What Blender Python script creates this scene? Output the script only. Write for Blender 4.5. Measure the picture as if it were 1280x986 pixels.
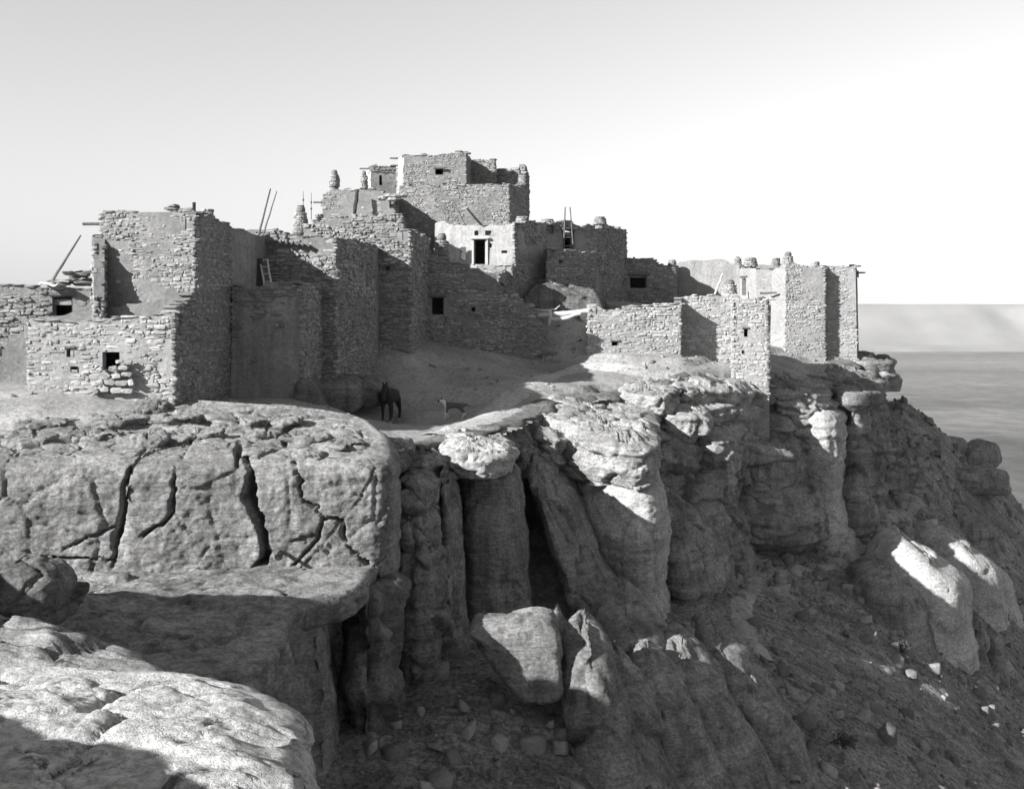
import bpy, bmesh, math, random
import numpy as np
from mathutils import Vector, Matrix

# ------------------------------------------------------------------ clear
for o in list(bpy.data.objects):
    bpy.data.objects.remove(o, do_unlink=True)
SC = bpy.context.scene
COL = SC.collection
random.seed(7)
RNG = np.random.default_rng(11)

# ------------------------------------------------------------------ camera
# eye level is z = 0; the plate camera is level and its lens is shifted down
F, HOR = 1400.0, 390.0            # focal length and horizon row, for a frame 1280 x 986
cam_d = bpy.data.cameras.new('camera')
cam = bpy.data.objects.new('camera', cam_d)
COL.objects.link(cam)
cam.location = (0, 0, 0)
cam.rotation_euler = (math.radians(90), 0, 0)
cam_d.sensor_fit = 'HORIZONTAL'
cam_d.sensor_width = 36.0
cam_d.lens = 36.0 * F / 1280.0
cam_d.shift_y = -(493.0 - HOR) / 1280.0
cam_d.clip_start = 0.5
cam_d.clip_end = 60000.0
SC.camera = cam

# ------------------------------------------------------------------ world and sun (a black-and-white plate: the sky's luminance only)
SUN_EL = math.radians(26.0)
SUN_DIR = Vector((-0.84 * math.cos(SUN_EL), -0.543 * math.cos(SUN_EL), math.sin(SUN_EL))).normalized()
w = bpy.data.worlds.new('World')
SC.world = w
w.use_nodes = True
nt = w.node_tree
nt.nodes.clear()
wo = nt.nodes.new('ShaderNodeOutputWorld')
bg = nt.nodes.new('ShaderNodeBackground')
sk = nt.nodes.new('ShaderNodeTexSky')
sk.sky_type = 'NISHITA'
sk.sun_disc = False
sk.sun_elevation = SUN_EL
sk.sun_rotation = math.atan2(SUN_DIR.x, SUN_DIR.y)
sk.altitude = 1900.0
sk.air_density = 3.0
sk.dust_density = 1.0
bw = nt.nodes.new('ShaderNodeRGBToBW')
nt.links.new(sk.outputs[0], bw.inputs[0])
nt.links.new(bw.outputs[0], bg.inputs[0])
bg.inputs[1].default_value = 0.056
nt.links.new(bg.outputs[0], wo.inputs[0])

sd = bpy.data.lights.new('sun', 'SUN')
sd.energy = 5.0
sd.angle = math.radians(0.5)
sd.color = (1.0, 0.99, 0.97)
sun = bpy.data.objects.new('sun', sd)
COL.objects.link(sun)
sun.rotation_euler = SUN_DIR.to_track_quat('Z', 'Y').to_euler()
sun.location = (-60, -40, 50)

SC.view_settings.view_transform = 'Standard'
SC.view_settings.look = 'None'
SC.view_settings.gamma = 1.0
SC.view_settings.exposure = 1.5
SC.cycles.max_bounces = 5
SC.cycles.diffuse_bounces = 3

# ------------------------------------------------------------------ helpers
def wx(px, Y): return (px - 640.0) / F * Y
def wz(py, Y): return (HOR - py) / F * Y
def at(px, py, Y): return (wx(px, Y), Y, wz(py, Y))

def _h(ix, iy, iz, seed):
    n = (ix.astype(np.int64) * 374761393 + iy.astype(np.int64) * 668265263 + iz.astype(np.int64) * 2147483647 + seed * 1274126177) & 0xFFFFFFFF
    n = ((n ^ (n >> 13)) * 1274126177) & 0xFFFFFFFF
    n = ((n ^ (n >> 16)) * 2246822519) & 0xFFFFFFFF
    return ((n ^ (n >> 15)) & 0xFFFF) / 65535.0

def vnoise(x, y, z, seed=0):
    x = np.asarray(x, float); y = np.asarray(y, float) + 0 * x; z = np.asarray(z, float) + 0 * x
    ix, iy, iz = np.floor(x), np.floor(y), np.floor(z)
    fx, fy, fz = x - ix, y - iy, z - iz
    fx = fx * fx * fx * (fx * (fx * 6 - 15) + 10); fy = fy * fy * fy * (fy * (fy * 6 - 15) + 10); fz = fz * fz * fz * (fz * (fz * 6 - 15) + 10)
    ix = ix.astype(np.int64); iy = iy.astype(np.int64); iz = iz.astype(np.int64)
    r = 0
    for a in (0, 1):
        for b in (0, 1):
            for c in (0, 1):
                r = r + _h(ix + a, iy + b, iz + c, seed) * (fx if a else 1 - fx) * (fy if b else 1 - fy) * (fz if c else 1 - fz)
    return r * 2 - 1

def fbm(x, y, z, oct=3, seed=0, gain=0.5):
    r = 0; a = 1.0; s = 1.0; t = 0
    for k in range(oct):
        r = r + a * vnoise(x * s, y * s, z * s, seed + k * 17); t += a
        a *= gain; s *= 2.03
    return r / t

def facet(x, y, z, seed=0, flat=False):
    """fractured blocks: every cell is a tilted plane; also gives the distance to the nearest joint"""
    ix, iy, iz = np.floor(x).astype(np.int64), np.floor(y).astype(np.int64), np.floor(z).astype(np.int64)
    f1 = np.full(x.shape, 9.); f2 = np.full(x.shape, 9.); val = np.zeros(x.shape)
    for a in (-1, 0, 1):
        for b in (-1, 0, 1):
            for c in ((0,) if flat else (-1, 0, 1)):
                jx, jy, jz = ix + a, iy + b, iz + c
                h0 = _h(jx, jy, jz, seed)
                dx = x - (jx + .1 + .8 * h0); dy = y - (jy + .1 + .8 * ((h0 * 57.31) % 1)); dz = z - (jz + .1 + .8 * ((h0 * 191.7) % 1))
                d = dx * dx + dy * dy + dz * dz
                v = ((h0 * 733.1) % 1) * 2 - 1 + dx * (((h0 * 977.3) % 1) * 2 - 1) + dy * (((h0 * 389.9) % 1) * 2 - 1) + dz * (((h0 * 613.7) % 1) * 2 - 1)
                near = d < f1
                f2 = np.where(near, f1, np.minimum(f2, d)); val = np.where(near, v, val); f1 = np.minimum(f1, d)
    return val, np.sqrt(f2) - np.sqrt(f1)

def sstep(a, b, x):
    t = np.clip((x - a) / (b - a), 0, 1)
    return t * t * (3 - 2 * t)

def mesh_obj(name, verts, faces, mat, parent=None, smooth=False, kind=None):
    me = bpy.data.meshes.new(name)
    verts = np.asarray(verts, dtype=np.float32)
    if isinstance(faces, np.ndarray):
        nf, k = faces.shape
        me.vertices.add(len(verts)); me.vertices.foreach_set('co', verts.ravel())
        me.loops.add(nf * k); me.loops.foreach_set('vertex_index', faces.astype(np.int32).ravel())
        me.polygons.add(nf)
        me.polygons.foreach_set('loop_start', np.arange(0, nf * k, k, dtype=np.int32))
        me.update(calc_edges=True)
    else:
        me.from_pydata([tuple(v) for v in verts.tolist()], [], faces)
        me.update()
    me.validate()
    if smooth:
        me.polygons.foreach_set('use_smooth', np.ones(len(me.polygons), bool))
    me.materials.append(mat)
    o = bpy.data.objects.new(name, me)
    COL.objects.link(o)
    if parent: attach(o, parent)
    if kind: o['kind'] = kind
    return o

def attach(o, parent):
    o.parent = parent
    off = Vector(parent.location); p = parent.parent
    while p is not None: off += p.location; p = p.parent
    o.matrix_parent_inverse = Matrix.Translation(-off)

def empty(name, loc=(0, 0, 0)):
    o = bpy.data.objects.new(name, None)
    o.location = loc; o.empty_display_size = 0.2
    COL.objects.link(o)
    return o

def tag(o, label, cat, group=None):
    o['label'] = label; o['category'] = cat
    if group: o['group'] = group
    return o

def grid_faces(nu, nv, wrap_u=False):
    """quads of a (nv rows x nu columns) vertex grid"""
    cols = np.arange(nu if wrap_u else nu - 1)
    rows = np.arange(nv - 1)
    c, r = np.meshgrid(cols, rows)
    c2 = (c + 1) % nu
    return np.stack([r * nu + c, r * nu + c2, (r + 1) * nu + c2, (r + 1) * nu + c], -1).reshape(-1, 4)

# ------------------------------------------------------------------ materials
def nodes_of(name):
    m = bpy.data.materials.new(name)
    m.use_nodes = True
    nt = m.node_tree
    b = nt.nodes['Principled BSDF']
    b.inputs['Roughness'].default_value = 0.95
    if 'Specular IOR Level' in b.inputs: b.inputs['Specular IOR Level'].default_value = 0.12
    return m, nt, b

def N(nt, typ, **kw):
    n = nt.nodes.new(typ)
    for k, v in kw.items(): setattr(n, k, v)
    return n

def ramp(nt, fac, stops):
    r = N(nt, 'ShaderNodeValToRGB')
    el = r.color_ramp.elements
    while len(el) < len(stops): el.new(0.5)
    for e, (p, g) in zip(el, stops):
        e.position = p; e.color = (g, g, g, 1)
    nt.links.new(fac, r.inputs[0])
    return r.outputs[0]

def pos_scaled(nt, sx, sy, sz, obj_space=False):
    if obj_space:
        g = N(nt, 'ShaderNodeTexCoord').outputs['Object']
    else:
        g = N(nt, 'ShaderNodeNewGeometry').outputs['Position']
    mp = N(nt, 'ShaderNodeMapping'); mp.inputs['Scale'].default_value = (sx, sy, sz)
    nt.links.new(g, mp.inputs[0])
    return mp.outputs[0]

def noise(nt, vec, scale=1.0, detail=4.0, rough=0.55, dist=0.0):
    n = N(nt, 'ShaderNodeTexNoise')
    n.inputs['Scale'].default_value = scale; n.inputs['Detail'].default_value = detail
    n.inputs['Roughness'].default_value = rough; n.inputs['Distortion'].default_value = dist
    nt.links.new(vec, n.inputs['Vector'])
    return n.outputs[0]

def mult(nt, a, b, typ='MULTIPLY', fac=1.0):
    m = N(nt, 'ShaderNodeMix', data_type='RGBA', blend_type=typ)
    m.inputs[0].default_value = fac
    nt.links.new(a, m.inputs[6]); nt.links.new(b, m.inputs[7])
    return m.outputs[2]

def bump(nt, b, h, strength=0.5, dist=0.05, prev=None):
    n = N(nt, 'ShaderNodeBump')
    n.inputs['Strength'].default_value = strength; n.inputs['Distance'].default_value = dist
    nt.links.new(h, n.inputs['Height'])
    if prev: nt.links.new(prev, n.inputs['Normal'])
    nt.links.new(n.outputs[0], b.inputs['Normal'])
    return n.outputs[0]

def mat_rock(name, lo, hi, strata=0.5, stain=0.5, lichen=0.0, b1=0.45, zs=9.0):
    m, nt, b = nodes_of(name)
    big = ramp(nt, noise(nt, pos_scaled(nt, .35, .35, .5), 1.0, 5, .6, .4), [(.32, lo), (.68, hi)])
    band = ramp(nt, noise(nt, pos_scaled(nt, .3, .3, 2.6), 1.0, 6, .65, .6), [(.36, 1 - strata * .7), (.62, 1.05)])
    col = mult(nt, big, band)
    fine = ramp(nt, noise(nt, pos_scaled(nt, .9, .9, 14), 1.0, 5, .7, 1.2), [(.34, 1 - strata * .55), (.56, 1.04)])
    col = mult(nt, col, fine)
    st = ramp(nt, noise(nt, pos_scaled(nt, 2.2, 2.2, .28), 1.0, 4, .6, .2), [(.38, 1 - stain), (.55, 1.0)])
    col = mult(nt, col, st)
    spk = ramp(nt, noise(nt, pos_scaled(nt, 9, 9, 12), 1.0, 6, .75), [(.36, .52), (.6, 1.12)])
    col = mult(nt, col, spk)
    if lichen:
        pit = ramp(nt, noise(nt, pos_scaled(nt, 1.7, 1.7, 2.2), 1.0, 8, .75, .6), [(.56, 1.0), (.63, 1 - lichen)])
        col = mult(nt, col, pit)
    nt.links.new(col, b.inputs['Base Color'])
    h1 = noise(nt, pos_scaled(nt, 1.1, 1.1, zs), 1.0, 6, .65, .3)
    n1 = bump(nt, b, h1, b1 * 1.5, .2)
    h2 = noise(nt, pos_scaled(nt, 7, 7, 10), 1.0, 6, .75)
    n2 = bump(nt, b, h2, .9, .09, n1)
    bump(nt, b, noise(nt, pos_scaled(nt, 34, 34, 34), 1.0, 3, .7), .6, .02, n2)
    return m

def mat_dirt(name, lo, hi, sc=0.6, aniso=(1, 1, 1), b1=.5):
    m, nt, b = nodes_of(name)
    c = ramp(nt, noise(nt, pos_scaled(nt, sc * aniso[0], sc * aniso[1], sc * aniso[2]), 1.0, 7, .62, .3), [(.3, lo), (.7, hi)])
    s = ramp(nt, noise(nt, pos_scaled(nt, 6, 6, 6), 1.0, 6, .75), [(.33, .55), (.58, 1.05)])
    nt.links.new(mult(nt, c, s), b.inputs['Base Color'])
    n1 = bump(nt, b, noise(nt, pos_scaled(nt, 2.2, 2.2, 2.2), 1.0, 7, .68), b1, .16)
    bump(nt, b, noise(nt, pos_scaled(nt, 14, 14, 14), 1.0, 5, .75), .5, .04, n1)
    return m

def mat_stone(name, lo, hi):
    """one masonry stone: every stone (object or mesh island) has a tone of its own"""
    m, nt, b = nodes_of(name)
    oi = N(nt, 'ShaderNodeObjectInfo'); ge = N(nt, 'ShaderNodeNewGeometry')
    ad = N(nt, 'ShaderNodeMath', operation='ADD'); nt.links.new(oi.outputs['Random'], ad.inputs[0]); nt.links.new(ge.outputs['Random Per Island'], ad.inputs[1])
    fr = N(nt, 'ShaderNodeMath', operation='FRACT'); nt.links.new(ad.outputs[0], fr.inputs[0])
    base = ramp(nt, fr.outputs[0], [(0, lo), (.5, (lo + hi) / 2), (1, hi)])
    g = ramp(nt, noise(nt, pos_scaled(nt, 8, 8, 11), 1.0, 5, .7), [(.3, .68), (.62, 1.08)])
    big = ramp(nt, noise(nt, pos_scaled(nt, .5, .5, .7), 1.0, 3, .6), [(.35, .82), (.65, 1.05)])
    nt.links.new(mult(nt, mult(nt, base, g), big), b.inputs['Base Color'])
    bump(nt, b, noise(nt, pos_scaled(nt, 14, 14, 20), 1.0, 5, .7), .5, .03)
    return m

def mat_mud(name, lo, hi, streak=0.0):
    m, nt, b = nodes_of(name)
    c = ramp(nt, noise(nt, pos_scaled(nt, .9, .9, .9), 1.0, 6, .62, .4), [(.3, lo), (.7, hi)])
    s = ramp(nt, noise(nt, pos_scaled(nt, 7, 7, 7), 1.0, 5, .7), [(.34, .72), (.6, 1.04)])
    c = mult(nt, c, s)
    if streak:
        v = ramp(nt, noise(nt, pos_scaled(nt, 2.6, 2.6, .22), 1.0, 5, .65), [(.4, 1 - streak), (.58, 1.0)])
        c = mult(nt, c, v)
    nt.links.new(c, b.inputs['Base Color'])
    n1 = bump(nt, b, noise(nt, pos_scaled(nt, 2.5, 2.5, 4), 1.0, 6, .65), .5, .1)
    bump(nt, b, noise(nt, pos_scaled(nt, 18, 18, 18), 1.0, 4, .7), .35, .03, n1)
    return m

def mat_wood(name, lo, hi):
    m, nt, b = nodes_of(name)
    c = ramp(nt, noise(nt, pos_scaled(nt, 22, 22, 3, True), 1.0, 4, .6), [(.3, lo), (.7, hi)])
    nt.links.new(c, b.inputs['Base Color'])
    bump(nt, b, noise(nt, pos_scaled(nt, 30, 30, 3, True), 1.0, 4, .6), .4, .02)
    return m

def mat_flat(name, lo, hi, sc=9.0, rough=.8):
    m, nt, b = nodes_of(name)
    nt.links.new(ramp(nt, noise(nt, pos_scaled(nt, sc, sc, sc, True), 1.0, 4, .6), [(.3, lo), (.7, hi)]), b.inputs['Base Color'])
    b.inputs['Roughness'].default_value = rough
    return m

def mat_talus():
    """stony soil, streaked down the fall of the slope"""
    m, nt, b = nodes_of('talus_soil')
    c = ramp(nt, noise(nt, pos_scaled(nt, .45, .45, .45), 1.0, 7, .65, .3), [(.32, .16), (.68, .31)])
    g = N(nt, 'ShaderNodeNewGeometry').outputs['Position']
    mp = N(nt, 'ShaderNodeMapping'); mp.inputs['Rotation'].default_value = (0, 0, math.radians(30)); mp.inputs['Scale'].default_value = (.5, 3.2, 1.0); nt.links.new(g, mp.inputs[0])
    st = ramp(nt, noise(nt, mp.outputs[0], 1.0, 6, .7, .4), [(.36, .55), (.6, 1.12)])
    s = ramp(nt, noise(nt, pos_scaled(nt, 7, 7, 7), 1.0, 7, .8), [(.38, .35), (.58, 1.2)])
    nt.links.new(mult(nt, mult(nt, c, st), s), b.inputs['Base Color'])
    n1 = bump(nt, b, noise(nt, pos_scaled(nt, 2.2, 2.2, 2.2), 1.0, 7, .7), .8, .22)
    bump(nt, b, noise(nt, pos_scaled(nt, 10, 10, 10), 1.0, 6, .8), .9, .08, n1)
    return m

M = dict(
    rock=mat_rock('sandstone_cliff', .20, .34, .42, .38),
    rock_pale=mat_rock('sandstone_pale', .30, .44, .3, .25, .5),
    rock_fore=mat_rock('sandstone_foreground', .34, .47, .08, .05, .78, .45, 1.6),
    rock_sunlit=mat_rock('sandstone_sunlit', .38, .5, .22, .2, .3),  # paler copy for rocks in the sun; sunlight put into the colour
    rock_mid=mat_rock('sandstone_weathered', .21, .34, .32, .35, .4),
    rock_dark=mat_rock('sandstone_varnished', .14, .24, .4, .4),
    dirt=mat_dirt('trodden_earth', .19, .31, .5),
    path=mat_dirt('path_dust', .30, .38, .8),
    talus=mat_talus(),
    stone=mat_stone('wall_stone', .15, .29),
    stone_sunlit=mat_stone('wall_stone_sunlit', .23, .38),  # lighter copy for sunlit wall faces; the sun is painted into its tone
    mud=mat_mud('mud_mortar', .12, .19),  # kept darker than the stones to paint in shade of open joints
    mud_sunlit=mat_mud('mud_mortar_sunlit', .21, .28),  # mortar copy for sunlit faces, colour lightened to stand for sun
    plaster=mat_mud('mud_plaster', .19, .28, .2),
    white=mat_mud('white_plaster', .27, .38, .2),
    wood=mat_wood('weathered_wood', .06, .13),
    wood_pale=mat_wood('bleached_log', .3, .45),
    wood_dark=mat_wood('dark_wood', .02, .05),
    roof=mat_dirt('roof_earth', .16, .26, 1.2),
    horse=mat_flat('dark_coat', .008, .018, 9, .6),
    pot=mat_flat('fired_clay', .09, .15),
    blanket=mat_flat('white_cloth', .45, .55),
    leaf=mat_flat('shrub_leaf', .03, .08),
    rubble=mat_stone('rubble_stone', .09, .25),
    pebble=mat_stone('pebble_stone', .13, .26),
)

# ------------------------------------------------------------------ terrain
class TPS:
    """smooth height surface through scattered control points"""
    def __init__(self, pts, smooth=0.004):
        p = np.array(pts, float); self.xy = p[:, :2]; n = len(p)
        d = np.linalg.norm(self.xy[:, None] - self.xy[None], axis=-1)
        K = self.k(d) + np.eye(n) * smooth * 30
        P = np.hstack([np.ones((n, 1)), self.xy])
        A = np.block([[K, P], [P.T, np.zeros((3, 3))]])
        self.w = np.linalg.solve(A, np.concatenate([p[:, 2], np.zeros(3)]))
    @staticmethod
    def k(r): return np.where(r > 1e-9, r * r * np.log(np.maximum(r, 1e-9)), 0)
    def __call__(self, x, y):
        x = np.asarray(x, float); y = np.asarray(y, float)
        out = self.w[-3] + self.w[-2] * x + self.w[-1] * y
        for (a, b), wt in zip(self.xy, self.w):
            out = out + wt * self.k(np.hypot(x - a, y - b))
        return out

top_pts = [at(*p) for p in [
    (30, 494, 36.2), (130, 500, 36.2), (225, 513, 37.5), (290, 500, 42.5), (380, 500, 42.2), (400, 522, 40.5), (470, 482, 50), (515, 442, 52), (560, 432, 57),
    (625, 438, 58), (680, 452, 58.5), (735, 449, 58), (850, 449, 58), (960, 489, 57.4), (1030, 452, 71), (1072, 449, 72.5), (1108, 452, 75),
    (487, 531, 46), (563, 537, 42), (520, 556, 38.5), (600, 556, 39), (640, 530, 43), (700, 490, 50), (760, 457, 57), (800, 462, 56.5), (860, 470, 56),
    (910, 486, 56.5), (30, 575, 31), (200, 570, 31), (300, 572, 30.5), (420, 575, 31), (450, 545, 36.5), (1000, 474, 66), (1060, 474, 69), (670, 395, 62), (740, 395, 64),
    (590, 480, 50), (540, 460, 52), (850, 400, 68), (740, 505, 48.5)]]
top_pts += [(-25, 60, -2), (0, 95, 0), (15, 95, -1), (-25, 34, -3.6), (25, 88, -3.2), (0, 75, 1)]
H_TOP = TPS(top_pts)
tal_pts = [at(*p) for p in [
    (560, 940, 29), (620, 810, 35), (700, 945, 29.5), (790, 765, 43), (850, 945, 33), (900, 722, 50), (1000, 705, 55.5), (1000, 900, 38.5), (1110, 637, 66),
    (1130, 562, 74), (1125, 505, 80), (1190, 562, 84), (1250, 607, 84), (1250, 700, 74), (1250, 800, 62), (1250, 900, 51), (1150, 900, 45), (1100, 780, 51),
    (1150, 640, 70), (1060, 692, 58.5)]]
tal_pts += [(-20, 20, -13), (-6, 22, -12.5), (0, 10, -17), (15, 15, -26), (40, 40, -36), (50, 60, -38), (55, 80, -38), (36, 102, -28), (26, 104, -17), (0, 45, -11), (-2, 38, -11.5), (10, 58, -11), (20, 72, -11), (24, 80, -8)]
H_TAL = TPS(tal_pts)

EDGE = np.array([(-60, 30.6), (-20, 30.6), (-3.6, 30.8), (-3.4, 34.0), (wx(552, 38.3), 38.3), (wx(648, 41.8), 41.8), (wx(712, 47.5), 47.5), (wx(790, 50.5), 50.5),
                 (wx(860, 54), 54), (wx(940, 56.8), 56.8), (wx(1000, 61.0), 61.0), (wx(1048, 66), 66), (wx(1100, 75), 75), (wx(1105, 82), 82), (20, 100), (10, 120), (-60, 120)], float)

def edge_dist(x, y):
    """signed distance to the rim of the mesa, positive beyond it"""
    x = np.asarray(x, float); y = np.asarray(y, float)
    best = np.full(x.shape, 1e9); inside = np.zeros(x.shape, bool)
    n = len(EDGE)
    for i in range(n):
        a = EDGE[i]; b = EDGE[(i + 1) % n]; d = b - a
        t = np.clip(((x - a[0]) * d[0] + (y - a[1]) * d[1]) / (d @ d), 0, 1)
        best = np.minimum(best, np.hypot(x - a[0] - t * d[0], y - a[1] - t * d[1]))
        c = ((a[1] > y) != (b[1] > y))
        with np.errstate(divide='ignore', invalid='ignore'):
            xi = (b[0] - a[0]) * (y - a[1]) / (b[1] - a[1] + 1e-12) + a[0]
        inside ^= (c & (x < xi))
    return np.where(inside, -best, best)

def ground_z(x, y):
    x = np.asarray(x, float); y = np.asarray(y, float)
    z = H_TOP(x, y) + .11 * fbm(x * .5, y * .5, 0 * x, 3, 3) + .035 * fbm(x * 2.2, y * 2.2, 0 * x, 3, 9)
    # low bedrock steps that cross the court
    q = H_TOP(x, y) * 1.6 + .6 * fbm(x * .22, y * .22, 0 * x, 3, 31)
    st = q - np.floor(q)
    rock = sstep(.0, .5, fbm(x * .16, y * .16, 0 * x + 4, 2, 5) + .3)
    return z + rock * .3 * (sstep(.0, .12, st) - st)

def talus_z(x, y):
    x = np.asarray(x, float); y = np.asarray(y, float)
    z = H_TAL(x, y)
    run = (x * .85 - y * .5)
    z = z + .35 * fbm(x * .22, y * .22, 0 * x, 3, 21) + .34 * fbm((x * .5 + y * .85) * .8, run * .16, 0 * x, 4, 25)
    fv, fe = facet(x / 2.6 + .3 * fbm(x * .4, y * .4, 0 * x, 2, 91), y / 2.6, 0 * x + .5, 27, True)
    z = z + .16 * fv * sstep(-.1, .35, fbm(x * .14, y * .14, 0 * x + 3, 2, 28))
    return z + .13 * fbm(x * 1.1, y * 1.1, 0 * x, 3, 23) + .08 * fbm(x * 3.1, y * 3.1, 0 * x, 2, 29)

def sheet(name, x0, x1, y0, y1, sp, fn, keep, mat):
    xs = np.arange(x0, x1, sp); ys = np.arange(y0, y1, sp)
    X, Y = np.meshgrid(xs, ys)
    Z = fn(X, Y)
    fa = grid_faces(len(xs), len(ys))
    k = keep(X, Y).ravel()
    fa = fa[k[fa].all(1)]
    used = np.unique(fa); mp = np.full(X.size, -1); mp[used] = np.arange(len(used))
    v = np.stack([X.ravel(), Y.ravel(), Z.ravel()], -1)[used]
    o = mesh_obj(name, v, mp[fa], mat, smooth=True)
    o['kind'] = 'structure'
    return o

def ground_fn(x, y):
    d = edge_dist(x, y)
    return ground_z(x, y) - .12 * sstep(-.9, -.3, d)

sheet('ground', -24, 32, 29.5, 100, .2, ground_fn, lambda x, y: edge_dist(x, y) < -.15, M['dirt'])
sheet('talus_slope', -24, 52, 14, 106, .22, talus_z, lambda x, y: edge_dist(x, y) > -2.5, M['talus'])

# the desert floor far below, out to the horizon
def mat_plain():
    m, nt, b = nodes_of('desert_plain')
    a = ramp(nt, noise(nt, pos_scaled(nt, .0009, .0016, 1), 1.0, 8, .62, .4), [(.3, .055), (.7, .17)])
    c = ramp(nt, noise(nt, pos_scaled(nt, .02, .02, 1), 1.0, 8, .8), [(.36, .45), (.6, 1.12)])
    nt.links.new(mult(nt, a, c), b.inputs['Base Color'])
    return m
pv = [(-50000, -3000, -150), (50000, -3000, -150), (50000, 55000, -150), (-50000, 55000, -150)]
o = mesh_obj('desert_plain', pv, [(0, 1, 2, 3)], mat_plain()); o['kind'] = 'structure'

# ------------------------------------------------------------------ rock bodies
def cut_corners(p, r):
    for k in range(2):
        a = np.roll(p, 1, 0) - p; b = np.roll(p, -1, 0) - p
        la = np.linalg.norm(a, axis=1, keepdims=True); lb = np.linalg.norm(b, axis=1, keepdims=True)
        p = np.stack([p + a / la * np.minimum(r, la * .3), p + b / lb * np.minimum(r, lb * .3)], 1).reshape(-1, 2); r = r * .4
    return p

def chaikin(p, n):
    for _ in range(n):
        q = np.roll(p, -1, 0)
        p = np.stack([.75 * p + .25 * q, .25 * p + .75 * q], 1).reshape(-1, 2)
    return p

def resample(p, sp):
    q = np.vstack([p, p[:1]]); d = np.linalg.norm(np.diff(q, axis=0), axis=1); s = np.concatenate([[0], np.cumsum(d)])
    n = max(24, int(s[-1] / sp)); t = np.linspace(0, s[-1], n, endpoint=False)
    return np.stack([np.interp(t, s, q[:, 0]), np.interp(t, s, q[:, 1])], -1)

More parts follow.
